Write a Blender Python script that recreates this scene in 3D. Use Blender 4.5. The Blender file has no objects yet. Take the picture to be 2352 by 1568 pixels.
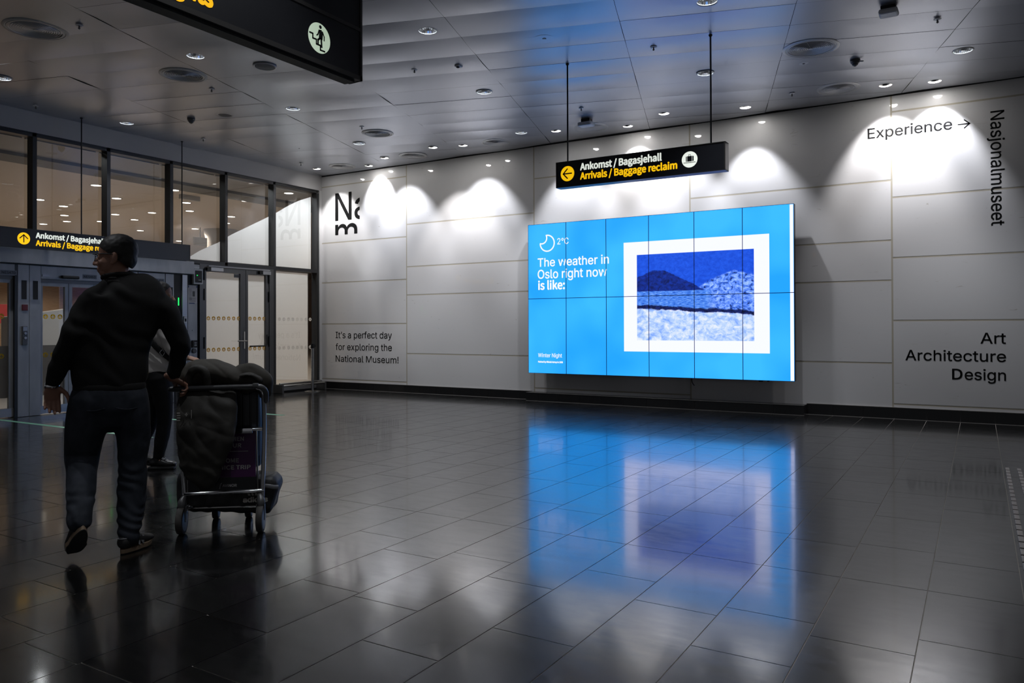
import bpy, bmesh, math, random, os
from mathutils import Vector, Matrix, noise
from mathutils.geometry import delaunay_2d_cdt

scene = bpy.context.scene
COL = scene.collection
PI = math.pi
random.seed(7)

# ---------------------------------------------------------------- camera
YAW, PITCH, ROLL = -0.54585, 0.007448, -0.00329
fwd = Vector((math.sin(YAW) * math.cos(PITCH), math.cos(YAW) * math.cos(PITCH), math.sin(PITCH)))
r0 = Vector((math.cos(YAW), -math.sin(YAW), 0))
u0 = r0.cross(fwd)
rgt = r0 * math.cos(ROLL) + u0 * math.sin(ROLL)
upv = -r0 * math.sin(ROLL) + u0 * math.cos(ROLL)
cam = bpy.data.cameras.new('camera')
cam.sensor_width = 36.0
cam.lens = 1766.56 / 2352 * 36.0
cam.shift_y = -47.85 / 2352
cam.clip_start = 0.05
cam.clip_end = 200
cam_o = bpy.data.objects.new('camera', cam)
COL.objects.link(cam_o)
M = Matrix((rgt, upv, -fwd)).transposed().to_4x4()
M.translation = (11.4934, -11.4312, 1.25)
cam_o.matrix_world = M
scene.camera = cam_o

# ---------------------------------------------------------------- world, exposure
w = bpy.data.worlds.new('world')
w.use_nodes = True
w.node_tree.nodes['Background'].inputs[0].default_value = (0.9, 0.92, 1.0, 1)
w.node_tree.nodes['Background'].inputs[1].default_value = 0.09
scene.world = w
scene.view_settings.view_transform = 'Standard'
scene.view_settings.look = 'None'
scene.view_settings.exposure = 0.0
scene.view_settings.gamma = 1.0
scene.view_settings.use_curve_mapping = False
cy = scene.cycles
cy.use_denoising = True
cy.sample_clamp_indirect = 6.0
cy.max_bounces = 10
cy.glossy_bounces = 6
cy.transparent_max_bounces = 16
cy.caustics_reflective = False
cy.caustics_refractive = False

H = 4.327            # ceiling height
WASH = 145.0         # wall washer spots
DOWN = 95.0          # ceiling downlights
HALL = 190.0          # lamps in the arrivals hall behind the glass

# ---------------------------------------------------------------- materials
def s2l(c):
    return tuple(((v / 255.0) / 12.92 if v / 255.0 <= 0.04045 else ((v / 255.0 + 0.055) / 1.055) ** 2.4) for v in c)

def mat(name, col=(0.5, 0.5, 0.5), rough=0.5, metal=0.0, emit=None, estr=0.0, spec=0.5, coat=0.0, coat_r=0.03, ior=1.5):
    m = bpy.data.materials.new(name)
    m.use_nodes = True
    b = m.node_tree.nodes['Principled BSDF']
    b.inputs['Base Color'].default_value = (*col, 1)
    b.inputs['Roughness'].default_value = rough
    b.inputs['Metallic'].default_value = metal
    b.inputs['Specular IOR Level'].default_value = spec
    b.inputs['IOR'].default_value = ior
    b.inputs['Coat Weight'].default_value = coat
    b.inputs['Coat Roughness'].default_value = coat_r
    if emit:
        b.inputs['Emission Color'].default_value = (*emit, 1)
        b.inputs['Emission Strength'].default_value = estr
    return m

def nn(m, typ, **kw):
    n = m.node_tree.nodes.new(typ)
    for k, v in kw.items():
        setattr(n, k, v)
    return n

def ln(m, a, ao, b, bi):
    m.node_tree.links.new(a.outputs[ao], b.inputs[bi])

def noise_tint(m, scale, lo, hi, sock='Base Color', stretch=(1, 1, 1), detail=4, dist=0.0, p0=0.35, p1=0.65, coords='Object'):
    tc = nn(m, 'ShaderNodeTexCoord')
    mp = nn(m, 'ShaderNodeMapping')
    mp.inputs['Scale'].default_value = stretch
    nz = nn(m, 'ShaderNodeTexNoise')
    nz.inputs['Scale'].default_value = scale
    nz.inputs['Detail'].default_value = detail
    nz.inputs['Distortion'].default_value = dist
    cr = nn(m, 'ShaderNodeValToRGB')
    cr.color_ramp.elements[0].position = p0
    cr.color_ramp.elements[1].position = p1
    if not isinstance(lo, tuple):
        lo, hi = (lo,) * 3, (hi,) * 3
    cr.color_ramp.elements[0].color = (*lo, 1)
    cr.color_ramp.elements[1].color = (*hi, 1)
    ln(m, tc, coords, mp, 'Vector'); ln(m, mp, 'Vector', nz, 'Vector'); ln(m, nz, 'Fac', cr, 'Fac')
    ln(m, cr, 'Color', m.node_tree.nodes['Principled BSDF'], sock)
    return nz, cr

def bump(m, scale, strength, dist=0.01, stretch=(1, 1, 1), detail=3):
    tc = nn(m, 'ShaderNodeTexCoord'); mp = nn(m, 'ShaderNodeMapping')
    mp.inputs['Scale'].default_value = stretch
    nz = nn(m, 'ShaderNodeTexNoise')
    nz.inputs['Scale'].default_value = scale; nz.inputs['Detail'].default_value = detail
    bp = nn(m, 'ShaderNodeBump')
    bp.inputs['Strength'].default_value = strength; bp.inputs['Distance'].default_value = dist
    ln(m, tc, 'Object', mp, 'Vector'); ln(m, mp, 'Vector', nz, 'Vector'); ln(m, nz, 'Fac', bp, 'Height')
    ln(m, bp, 'Normal', m.node_tree.nodes['Principled BSDF'], 'Normal')

MT = {}
# polished stone floor tiles: slight tone change from tile to tile, streaks and scuffs in the polish
m = MT['floor'] = mat('floor_stone', (0.012, 0.012, 0.013), 0.2, coat=0.55, coat_r=0.085, ior=1.55)
at = nn(m, 'ShaderNodeAttribute', attribute_name='tone')
cr = nn(m, 'ShaderNodeValToRGB')
cr.color_ramp.elements[0].color = (0.004, 0.0039, 0.0038, 1)
cr.color_ramp.elements[1].color = (0.011, 0.0108, 0.0105, 1)
ln(m, at, 'Fac', cr, 'Fac'); ln(m, cr, 'Color', m.node_tree.nodes['Principled BSDF'], 'Base Color')
tc = nn(m, 'ShaderNodeTexCoord'); mp = nn(m, 'ShaderNodeMapping'); mp.inputs['Scale'].default_value = (3.0, 9.0, 1)
nz = nn(m, 'ShaderNodeTexNoise'); nz.inputs['Scale'].default_value = 1.6; nz.inputs['Detail'].default_value = 8; nz.inputs['Roughness'].default_value = 0.7
mr = nn(m, 'ShaderNodeMapRange'); mr.inputs['From Min'].default_value = 0.35; mr.inputs['From Max'].default_value = 0.75
mr.inputs['To Min'].default_value = 0.16; mr.inputs['To Max'].default_value = 0.28
ln(m, tc, 'Object', mp, 'Vector'); ln(m, mp, 'Vector', nz, 'Vector'); ln(m, nz, 'Fac', mr, 'Value')
ln(m, mr, 'Result', m.node_tree.nodes['Principled BSDF'], 'Roughness')
MT['grout'] = mat('floor_grout', (0.32, 0.29, 0.26), 0.8)
MT['skirt'] = mat('skirting_stone', (0.009, 0.009, 0.0095), 0.28, coat=0.2)
MT['skirt_edge'] = mat('skirting_edge', (0.2, 0.19, 0.18), 0.5)
# polished white marble slabs, faint grey veins
m = MT['marble'] = mat('wall_marble', (0.7, 0.69, 0.69), 0.38, coat=1.0, coat_r=0.02)
tc = nn(m, 'ShaderNodeTexCoord'); mp = nn(m, 'ShaderNodeMapping')
mp.inputs['Scale'].default_value = (0.55, 1.0, 2.2); mp.inputs['Rotation'].default_value = (0, 0.18, 0)
nz = nn(m, 'ShaderNodeTexNoise'); nz.inputs['Scale'].default_value = 1.9; nz.inputs['Detail'].default_value = 9
nz.inputs['Roughness'].default_value = 0.62; nz.inputs['Distortion'].default_value = 1.6
cr = nn(m, 'ShaderNodeValToRGB'); e = cr.color_ramp.elements
e[0].position = 0.3; e[0].color = (0.70, 0.695, 0.70, 1); e[1].position = 0.62; e[1].color = (0.71, 0.7, 0.7, 1)
nz2 = nn(m, 'ShaderNodeTexNoise'); nz2.inputs['Scale'].default_value = 5.5; nz2.inputs['Detail'].default_value = 6; nz2.inputs['Distortion'].default_value = 3.0
cr2 = nn(m, 'ShaderNodeValToRGB'); e = cr2.color_ramp.elements
e[0].position = 0.695; e[0].color = (1, 1, 1, 1); e[1].position = 0.76; e[1].color = (0.72, 0.7, 0.66, 1)
mx = nn(m, 'ShaderNodeMixRGB', blend_type='MULTIPLY'); mx.inputs[0].default_value = 1.0
ln(m, tc, 'Object', mp, 'Vector'); ln(m, mp, 'Vector', nz, 'Vector'); ln(m, nz, 'Fac', cr, 'Fac')
ln(m, mp, 'Vector', nz2, 'Vector'); ln(m, nz2, 'Fac', cr2, 'Fac')
ln(m, cr, 'Color', mx, 1); ln(m, cr2, 'Color', mx, 2)
ln(m, mx, 'Color', m.node_tree.nodes['Principled BSDF'], 'Base Color')
MT['joint'] = mat('marble_joint', (0.46, 0.42, 0.34), 0.7)
MT['black'] = mat('matt_black', (0.006, 0.006, 0.006), 0.6)
MT['ceil'] = mat('ceiling_panel', (0.45, 0.465, 0.51), 0.32, metal=0.55)
MT['ceil_gap'] = mat('ceiling_gap', (0.01, 0.01, 0.01), 0.9)
MT['fascia'] = mat('painted_fascia', (0.55, 0.54, 0.54), 0.5)
MT['white_trim'] = mat('white_trim', (0.7, 0.7, 0.7), 0.4)
MT['alu'] = mat('dark_aluminium', (0.035, 0.036, 0.038), 0.38, metal=0.3)
MT['alu_mid'] = mat('grey_aluminium', (0.12, 0.12, 0.12), 0.4, metal=0.4)
MT['alu_lt'] = mat('pale_aluminium', (0.42, 0.42, 0.43), 0.35, metal=0.6)
m = MT['steel'] = mat('brushed_steel', (0.42, 0.43, 0.44), 0.5, metal=0.35)
noise_tint(m, 6, (0.37, 0.375, 0.385), (0.47, 0.475, 0.485), stretch=(1, 1, 0.3))
MT['chrome'] = mat('chrome', (0.75, 0.75, 0.76), 0.12, metal=1.0)
MT['tube'] = mat('satin_steel_tube', (0.45, 0.44, 0.42), 0.25, metal=1.0)
MT['plate'] = mat('label_plate', (0.16, 0.17, 0.19), 0.45, metal=0.3)
MT['ink'] = mat('ink', (0.012, 0.012, 0.012), 0.5)
MT['inkgrey'] = mat('dark_lettering', (0.02, 0.02, 0.022), 0.45)
MT['vinyl'] = mat('vinyl_lettering', (0.004, 0.004, 0.004), 0.5, spec=0.15)
MT['film'] = m = mat('frosted_film', (0.8, 0.8, 0.8), 0.55)
tr = nn(m, 'ShaderNodeBsdfTranslucent'); tr.inputs['Color'].default_value = (0.8, 0.8, 0.8, 1)
ms = nn(m, 'ShaderNodeMixShader'); ms.inputs[0].default_value = 0.65
out = m.node_tree.nodes['Material Output']
ln(m, m.node_tree.nodes['Principled BSDF'], 'BSDF', ms, 1); ln(m, tr, 'BSDF', ms, 2); ln(m, ms, 'Shader', out, 'Surface')

def thin_through(m, col, fac):
    tr = nn(m, 'ShaderNodeBsdfTranslucent'); tr.inputs['Color'].default_value = (*col, 1)
    ms = nn(m, 'ShaderNodeMixShader'); ms.inputs[0].default_value = fac
    ln(m, m.node_tree.nodes['Principled BSDF'], 'BSDF', ms, 1); ln(m, tr, 'BSDF', ms, 2)
    ln(m, ms, 'Shader', m.node_tree.nodes['Material Output'], 'Surface')
MT['film_dim'] = mat('tinted_film', (0.2, 0.2, 0.2), 0.55); thin_through(MT['film_dim'], (0.2, 0.2, 0.2), 0.6)
def glass(name, tint, f0):
    m = bpy.data.materials.new(name); m.use_nodes = True
    nt = m.node_tree; nt.nodes.remove(nt.nodes['Principled BSDF'])
    t = nn(m, 'ShaderNodeBsdfTransparent'); t.inputs['Color'].default_value = (*tint, 1)
    g = nn(m, 'ShaderNodeBsdfGlossy'); g.inputs['Roughness'].default_value = 0.0; g.inputs['Color'].default_value = (1, 1, 1, 1)
    fr = nn(m, 'ShaderNodeFresnel'); fr.inputs['IOR'].default_value = f0
    ms = nn(m, 'ShaderNodeMixShader')
    ge = nn(m, 'ShaderNodeNewGeometry'); inv = nn(m, 'ShaderNodeMath', operation='SUBTRACT'); inv.inputs[0].default_value = 1.0
    mu = nn(m, 'ShaderNodeMath', operation='MULTIPLY')
    ln(m, ge, 'Backfacing', inv, 1); ln(m, fr, 'Fac', mu, 0); ln(m, inv, 'Value', mu, 1)      # one reflection per pane, at its front face
    ln(m, mu, 'Value', ms, 0); ln(m, t, 'BSDF', ms, 1); ln(m, g, 'BSDF', ms, 2)
    ln(m, ms, 'Shader', nt.nodes['Material Output'], 'Surface')
    return m
MT['glass'] = glass('window_glass', (0.92, 0.925, 0.92), 2.0)
MT['door_glass'] = glass('door_glass', (0.9, 0.905, 0.9), 1.35)
MT['decal'] = mat('gold_decal', (0.5, 0.29, 0.03), 0.5)
MT['decal_yellow'] = mat('yellow_decal', (0.7, 0.45, 0.02), 0.5)
MT['decal_white'] = mat('white_decal', (0.75, 0.74, 0.7), 0.5)
thin_through(MT['decal'], (0.75, 0.42, 0.04), 0.5); thin_through(MT['decal_yellow'], (0.75, 0.5, 0.03), 0.5); thin_through(MT['decal_white'], (0.9, 0.9, 0.85), 0.5)
MT['sign'] = mat('sign_face', s2l((24, 26, 33)), 0.4)
MT['sign_big'] = mat('dark_sign_face', s2l((12, 13, 18)), 0.5)
MT['sign_frame'] = mat('sign_frame', (0.05, 0.047, 0.045), 0.4, metal=0.4)
YEL = s2l((255, 200, 15)); WHT = s2l((232, 238, 228))
MT['s_yel'] = mat('lit_yellow', YEL, 0.5, emit=YEL, estr=0.85)
MT['s_wht'] = mat('lit_white', WHT, 0.5, emit=WHT, estr=0.85)
MT['s_yel_dim'] = mat('lit_yellow_dim', YEL, 0.5, emit=s2l((222, 160, 10)), estr=0.75)
MT['s_grn_dim'] = mat('lit_pale_green', (0.4, 0.45, 0.4), 0.5, emit=s2l((165, 182, 160)), estr=0.9)
BLUE = s2l((50, 180, 255))
m = MT['screen'] = mat('screen_blue', (0.01, 0.01, 0.01), 0.25, emit=(0.03, 0.46, 1.3), estr=1.0)
tc = nn(m, 'ShaderNodeTexCoord'); nz = nn(m, 'ShaderNodeTexNoise'); nz.inputs['Scale'].default_value = 1.1; nz.inputs['Detail'].default_value = 1
cr = nn(m, 'ShaderNodeValToRGB')
cr.color_ramp.elements[0].position = 0.35; cr.color_ramp.elements[0].color = (0.017, 0.39, 1.2, 1)
cr.color_ramp.elements[1].position = 0.65; cr.color_ramp.elements[1].color = (0.045, 0.52, 1.4, 1)
ln(m, tc, 'Object', nz, 'Vector'); ln(m, nz, 'Fac', cr, 'Fac'); ln(m, cr, 'Color', m.node_tree.nodes['Principled BSDF'], 'Emission Color')
MT['scr_white'] = mat('screen_white', (0.01, 0.01, 0.01), 0.25, emit=(0.95, 0.98, 1.4), estr=1.0)
MT['bezel'] = mat('screen_bezel', (0.008, 0.009, 0.011), 0.35)
MT['led'] = mat('green_led', (0, 0.1, 0.02), 0.4, emit=(0.01, 0.6, 0.08), estr=3.0)
MT['lens'] = mat('spot_lens', (1, 1, 1), 0.3, emit=(1, 0.97, 0.93), estr=110)
MT['lens_dl'] = mat('downlight_lamp', (1, 1, 1), 0.3, emit=(0.85, 0.93, 1.0), estr=60)
MT['hall_lamp'] = mat('hall_lamp', (1, 1, 1), 0.3, emit=(1, 0.9, 0.78), estr=9)
MT['ring'] = mat('fixture_ring', (0.5, 0.5, 0.5), 0.4, metal=0.3)
MT['grille'] = mat('vent_grille', (0.5, 0.5, 0.5), 0.45, metal=0.3)
MT['grille_dark'] = mat('vent_dark', (0.12, 0.12, 0.12), 0.6)
MT['speaker'] = mat('speaker_mesh', (0.1, 0.1, 0.105), 0.6)
MT['white_plastic'] = mat('white_plastic', (0.75, 0.75, 0.75), 0.4)
MT['grey_plastic'] = mat('grey_plastic', (0.1, 0.1, 0.1), 0.45)
MT['paper'] = mat('paper', (0.5, 0.5, 0.52), 0.8)
MT['blue_tape'] = mat('blue_tape', (0.02, 0.05, 0.16), 0.6)
MT['red_box'] = mat('red_call_box', (0.14, 0.012, 0.012), 0.4)
MT['green_tape'] = mat('green_tape', (0.2, 0.46, 0.32), 0.5)
MT['tactile'] = mat('tactile_steel', (0.34, 0.31, 0.29), 0.5, metal=0.3)
MT['hall_floor'] = mat('hall_floor', (0.40, 0.37, 0.34), 0.35)
MT['hall_ceil'] = mat('hall_ceiling', (0.62, 0.55, 0.48), 0.6)
MT['hall_ceil_dk'] = mat('hall_ceiling_grey', (0.3, 0.29, 0.28), 0.5)
MT['hall_band'] = mat('hall_band', (0.14, 0.135, 0.13), 0.6)
MT['wood'] = m = mat('hall_wood', (0.4, 0.2, 0.09), 0.5)
noise_tint(m, 3, (0.36, 0.25, 0.17), (0.44, 0.32, 0.23), stretch=(1, 1, 8))
MT['hall_grey'] = mat('hall_grey', (0.3, 0.29, 0.28), 0.5)
MT['hall_white'] = mat('hall_white', (0.45, 0.44, 0.43), 0.5)
MT['hall_red'] = mat('hall_red', (0.5, 0.05, 0.05), 0.5)

# ---------------------------------------------------------------- mesh helpers
def link_mesh(name, bm, m=None, parent=None, smooth=False, world=True):
    me = bpy.data.meshes.new(name)
    if parent is not None and world:
        mw = world_of(parent).inverted()
        bmesh.ops.transform(bm, matrix=mw, verts=bm.verts)
    bmesh.ops.recalc_face_normals(bm, faces=bm.faces)
    bm.to_mesh(me); bm.free()
    if smooth:
        me.polygons.foreach_set('use_smooth', [True] * len(me.polygons))
        if smooth != 'all':
            me.set_sharp_from_angle(angle=math.radians(35))
    if m:
        for mm in (m if isinstance(m, (list, tuple)) else [m]):
            me.materials.append(mm)
    o = bpy.data.objects.new(name, me)
    COL.objects.link(o)
    if parent is not None:
        o.parent = parent
    return o

def world_of(o):
    mw = o.matrix_basis.copy()
    p = o.parent
    while p:
        mw = p.matrix_basis @ mw
        p = p.parent
    return mw

def tag(o, label=None, cat=None, group=None, kind=None):
    if label: o['label'] = label
    if cat: o['category'] = cat
    if group: o['group'] = group
    if kind: o['kind'] = kind
    return o

def empty(name, loc, label=None, cat=None, group=None, kind=None, rotz=0.0):
    o = bpy.data.objects.new(name, None)
    o.empty_display_size = 0.05
    o.location = loc
    o.rotation_euler = (0, 0, rotz)
    COL.objects.link(o)
    return tag(o, label, cat, group, kind)

def copy_tree(o, parent=None):
    c = o.copy(); COL.objects.link(c)
    if parent is not None: c.parent = parent
    for ch in list(o.children):
        copy_tree(ch, c)
    return c

def box(bm, x0, x1, y0, y1, z0, z1, mi=0, bev=0.0):
    vs = [bm.verts.new((x, y, z)) for x in (x0, x1) for y in (y0, y1) for z in (z0, z1)]
    fs = []
    for idx in ((0, 1, 3, 2), (4, 6, 7, 5), (0, 4, 5, 1), (2, 3, 7, 6), (0, 2, 6, 4), (1, 5, 7, 3)):
        f = bm.faces.new([vs[i] for i in idx]); f.material_index = mi; fs.append(f)
    if bev > 0:
        es = list({e for f in fs for e in f.edges})
        r = bmesh.ops.bevel(bm, geom=es, offset=bev, segments=2, profile=0.5, affect='EDGES')
        for f in r['faces']: f.material_index = mi
    return vs

def quad(bm, pts, mi=0):
    f = bm.faces.new([bm.verts.new(p) for p in pts]); f.material_index = mi
    return f

def lathe(bm, prof, c=(0, 0, 0), seg=32, mi=0, axis='z'):
    rings = []
    for r, z in prof:
        ring = []
        for i in range(seg):
            a = 2 * PI * i / seg
            if axis == 'z': p = (c[0] + r * math.cos(a), c[1] + r * math.sin(a), c[2] + z)
            elif axis == 'y': p = (c[0] + r * math.cos(a), c[1] + z, c[2] + r * math.sin(a))
            else: p = (c[0] + z, c[1] + r * math.cos(a), c[2] + r * math.sin(a))
            ring.append(bm.verts.new(p))
        rings.append(ring)
    for a, b in zip(rings, rings[1:]):
        for i in range(seg):
            j = (i + 1) % seg
            f = bm.faces.new((a[i], a[j], b[j], b[i])); f.material_index = mi
    return rings

def cap(bm, ring, mi=0):
    f = bm.faces.new(ring); f.material_index = mi

def solid_lathe(bm, prof, c=(0, 0, 0), seg=32, mi=0, axis='z'):
    rings = lathe(bm, prof, c, seg, mi, axis)
    cap(bm, rings[0], mi); cap(bm, rings[-1][::-1], mi)

def tube(bm, pts, rad, seg=12, mi=0, side=None, caps=True, round_cap=True):
    """loft along pts; rad = number, or list of numbers / (ra, rb); side = reference vector for ra"""
    pts = [Vector(p) for p in pts]
    n = len(pts)
    if not isinstance(rad, (list, tuple)): rad = [rad] * n
    rad = [(r, r) if not isinstance(r, (list, tuple)) else r for r in rad]
    if caps and round_cap:
        d0 = (pts[0] - pts[1]).normalized(); d1 = (pts[-1] - pts[-2]).normalized()
        p0, p1 = pts[0], pts[-1]; q0, q1 = rad[0], rad[-1]
        k0, k1 = min(q0), min(q1)
        pts = [p0 + d0 * k0 * 0.9, p0 + d0 * k0 * 0.6] + pts + [p1 + d1 * k1 * 0.6, p1 + d1 * k1 * 0.9]
        rad = [(q0[0] * .45, q0[1] * .45), (q0[0] * .8, q0[1] * .8)] + rad + [(q1[0] * .8, q1[1] * .8), (q1[0] * .45, q1[1] * .45)]
        n = len(pts)
    prev = None
    rings = []
    for i in range(n):
        t = (pts[min(i + 1, n - 1)] - pts[max(i - 1, 0)]).normalized()
        if side is not None: s = Vector(side)
        elif prev is not None: s = prev
        else: s = Vector((1, 0, 0)) if abs(t.x) < 0.8 else Vector((0, 1, 0))
        s = s - t * s.dot(t)
        if s.length < 1e-6: s = t.orthogonal()
        s.normalize(); prev = s
        u = t.cross(s)
        ra, rb = rad[i]
        rings.append([bm.verts.new(pts[i] + s * (ra * math.cos(2 * PI * k / seg)) + u * (rb * math.sin(2 * PI * k / seg))) for k in range(seg)])
    for a, b in zip(rings, rings[1:]):
        for i in range(seg):
            j = (i + 1) % seg
            f = bm.faces.new((a[i], a[j], b[j], b[i])); f.material_index = mi
    if caps:
        cap(bm, rings[0][::-1], mi); cap(bm, rings[-1], mi)

def smooth_path(pts, k=4):
    """Catmull-Rom through pts (tuples of any length)"""
    out = []
    n = len(pts)
    for i in range(n - 1):
        p0, p1, p2, p3 = pts[max(i - 1, 0)], pts[i], pts[i + 1], pts[min(i + 2, n - 1)]
        for j in range(k):
            t = j / k
            out.append(tuple(0.5 * ((2 * b) + (-a + c) * t + (2 * a - 5 * b + 4 * c - d) * t * t + (-a + 3 * b - 3 * c + d) * t ** 3)
                             for a, b, c, d in zip(p0, p1, p2, p3)))
    out.append(tuple(pts[-1]))
    return out

def limb(bm, rows, seg=16, k=4, side=None):
    """rows of (x, y, z, ra, rb) smoothed into one tapering loft"""
    sp = smooth_path(rows, k)
    tube(bm, [r[:3] for r in sp], [(max(r[3], .002), max(r[4], .002)) for r in sp], seg, side=side)

def ellipsoid(bm, c, r, seg=24, rot=None):
    mtx = Matrix.Translation(Vector(c))
    if rot is not None: mtx = mtx @ rot.to_4x4()
    mtx = mtx @ Matrix.Diagonal((*r, 1))
    bmesh.ops.create_uvsphere(bm, u_segments=seg, v_segments=seg // 2, radius=1, matrix=mtx)

def remeshed(bm, voxel, smooth=4, factor=0.5, wrinkle=None):
    """voxel-union of the closed pieces in bm, smoothed; returns a bmesh"""
    me = bpy.data.meshes.new('tmp'); bm.to_mesh(me); bm.free()
    o = bpy.data.objects.new('tmp', me); COL.objects.link(o)
    md = o.modifiers.new('r', 'REMESH'); md.mode = 'VOXEL'; md.voxel_size = voxel; md.use_smooth_shade = True
    sm = o.modifiers.new('s', 'SMOOTH'); sm.iterations = smooth; sm.factor = factor
    dg = bpy.context.evaluated_depsgraph_get(); dg.update()
    res = bpy.data.meshes.new_from_object(o.evaluated_get(dg))
    bpy.data.objects.remove(o); bpy.data.meshes.remove(me)
    b = bmesh.new(); b.from_mesh(res); bpy.data.meshes.remove(res)
    if wrinkle:
        b.normal_update()
        mv = [(v, v.normal * wrinkle(v.co)) for v in b.verts]
        for v, d in mv: v.co += d
    return b

# ---------------------------------------------------------------- lettering
FD = bpy.utils.system_resource('DATAFILES', path='fonts')
def font(fn):
    try: return bpy.data.fonts.load(os.path.join(FD, fn))
    except Exception: return None
F_WALL, F_SIGN = font('Inter.woff2'), font('Noto Sans CJK Regular.woff2')
_cap = {}
def glyphs(body, f, space=1.0):
    c = bpy.data.curves.new('txt', 'FONT'); c.body = body; c.size = 1.0; c.space_character = space
    c.resolution_u = 12
    if f: c.font = f
    o = bpy.data.objects.new('txt', c); COL.objects.link(o)
    dg = bpy.context.evaluated_depsgraph_get(); dg.update()
    me = bpy.data.meshes.new_from_object(o.evaluated_get(dg))
    bpy.data.objects.remove(o); bpy.data.curves.remove(c)
    b = bmesh.new(); b.from_mesh(me); bpy.data.meshes.remove(me)
    return b
def extent(b):
    xs = [v.co.x for v in b.verts]; ys = [v.co.y for v in b.verts]
    return min(xs), max(xs), min(ys), max(ys)
def cap_height(f):
    k = f.name if f else ''
    if k not in _cap:
        b = glyphs('H', f); e = extent(b); b.free(); _cap[k] = e[3] - e[2]
    return _cap[k]

def letters(bm, body, f, org, ux, uy, width, caph, bold=0.0, thick=0.0008, mi=0, clip=None, space=1.0):
    """flat lettering: org = left end of the baseline, width / caph in metres, bold = extra stroke each side"""
    b = glyphs(body, f, space)
    x0, x1, _, _ = extent(b)
    sx = (width - 2 * bold) / (x1 - x0); sy = (caph - 2 * bold) / cap_height(f)
    for v in b.verts:
        v.co = Vector(((v.co.x - x0) * sx + bold, v.co.y * sy + bold, 0))
    if clip:
        for co, no in clip:
            bmesh.ops.bisect_plane(b, geom=b.verts[:] + b.edges[:] + b.faces[:], plane_co=co, plane_no=no, clear_outer=True)
    offs = [(0, 0)]
    if bold: offs += [(bold * math.cos(a * PI / 4), bold * math.sin(a * PI / 4)) for a in range(8)]
    org, ux, uy = Vector(org), Vector(ux), Vector(uy)
    un = ux.cross(uy).normalized()
    for i, (ox, oy) in enumerate(offs):
        vm = {v: bm.verts.new(org + ux * (v.co.x + ox) + uy * (v.co.y + oy) + un * (thick + i * 0.00004)) for v in b.verts}
        for fc in b.faces:
            try:
                nf = bm.faces.new([vm[v] for v in fc.verts]); nf.material_index = mi
            except ValueError: pass
    b.free()

def flat(bm, pts, org, ux, uy, d=0.001, mi=0):
    """flat polygon in the plane org + ux, uy, raised by d"""
    org, ux, uy = Vector(org), Vector(ux), Vector(uy)
    un = ux.cross(uy).normalized()
    f = bm.faces.new([bm.verts.new(org + ux * x + uy * y + un * d) for x, y in pts]); f.material_index = mi
    return f
def disc_pts(r, n=40, cx=0, cy=0):
    return [(cx + r * math.cos(2 * PI * i / n), cy + r * math.sin(2 * PI * i / n)) for i in range(n)]
def stroke(pts, w):
    """polyline as list of quads"""
    out = []
    for (x0, y0), (x1, y1) in zip(pts, pts[1:]):
        l = math.hypot(x1 - x0, y1 - y0); nx, ny = -(y1 - y0) / l * w / 2, (x1 - x0) / l * w / 2
        ex, ey = (x1 - x0) / l * w * 0.4, (y1 - y0) / l * w * 0.4
        out.append([(x0 + nx - ex, y0 + ny - ey), (x0 - nx - ex, y0 - ny - ey), (x1 - nx + ex, y1 - ny + ey), (x1 + nx + ex, y1 + ny + ey)])
    return out

# ================================================================ THE ROOM
X, Y, Z = Vector((1, 0, 0)), Vector((0, 1, 0)), Vector((0, 0, 1))
# floor: stone tiles 0.38 m wide in lanes running to the marble wall, grout showing between them
TW, TX = 0.38036, 9.7573
bm = bmesh.new()
tone = bm.faces.layers.float.new('tone')
rnd = random.Random(3)
g = 0.0022
known = {0: [-7.85, -6.35], 1: [-8.13, -6.62, -5.92], 2: [-8.01, -6.71], -1: [-6.57, -8.2], 3: [-8.15], 4: [-5.44, -6.78, -7.97], -3: [-8.1],
         -2: [-7.95, -8.75], -4: [-7.88, -9.25, -9.82], -5: [-9.73, -8.91], -6: [-9.4]}
for k in range(-26, 14):
    xa, xb = TX + k * TW + g, TX + (k + 1) * TW - g
    if xb < 0: continue
    cuts = {-0.02, -7.315, -13.2}
    if k in known:
        cuts |= set(known[k])
    y = -0.3 - rnd.random() * 0.5
    while y > -13.2:
        if all(abs(y - c) > 0.42 for c in cuts): cuts.add(y)
        y -= rnd.choice((0.55, 0.7, 0.76, 0.85))
    cs = sorted(cuts)
    for a, b in zip(cs, cs[1:]):
        t = rnd.random()
        dz = [0.0004 * (rnd.random() - .5) for _ in range(4)]
        f = quad(bm, [(max(xa, 0), a + g, dz[0]), (xb, a + g, dz[1]), (xb, b - g, dz[2]), (max(xa, 0), b - g, dz[3])], 0)
        f[tone] = t
f = quad(bm, [(0, -13.2, -0.003), (15.1, -13.2, -0.003), (15.1, 0, -0.003), (0, 0, -0.003)], 1)
tag(link_mesh('floor', bm, [MT['floor'], MT['grout']]), kind='structure')

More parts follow.
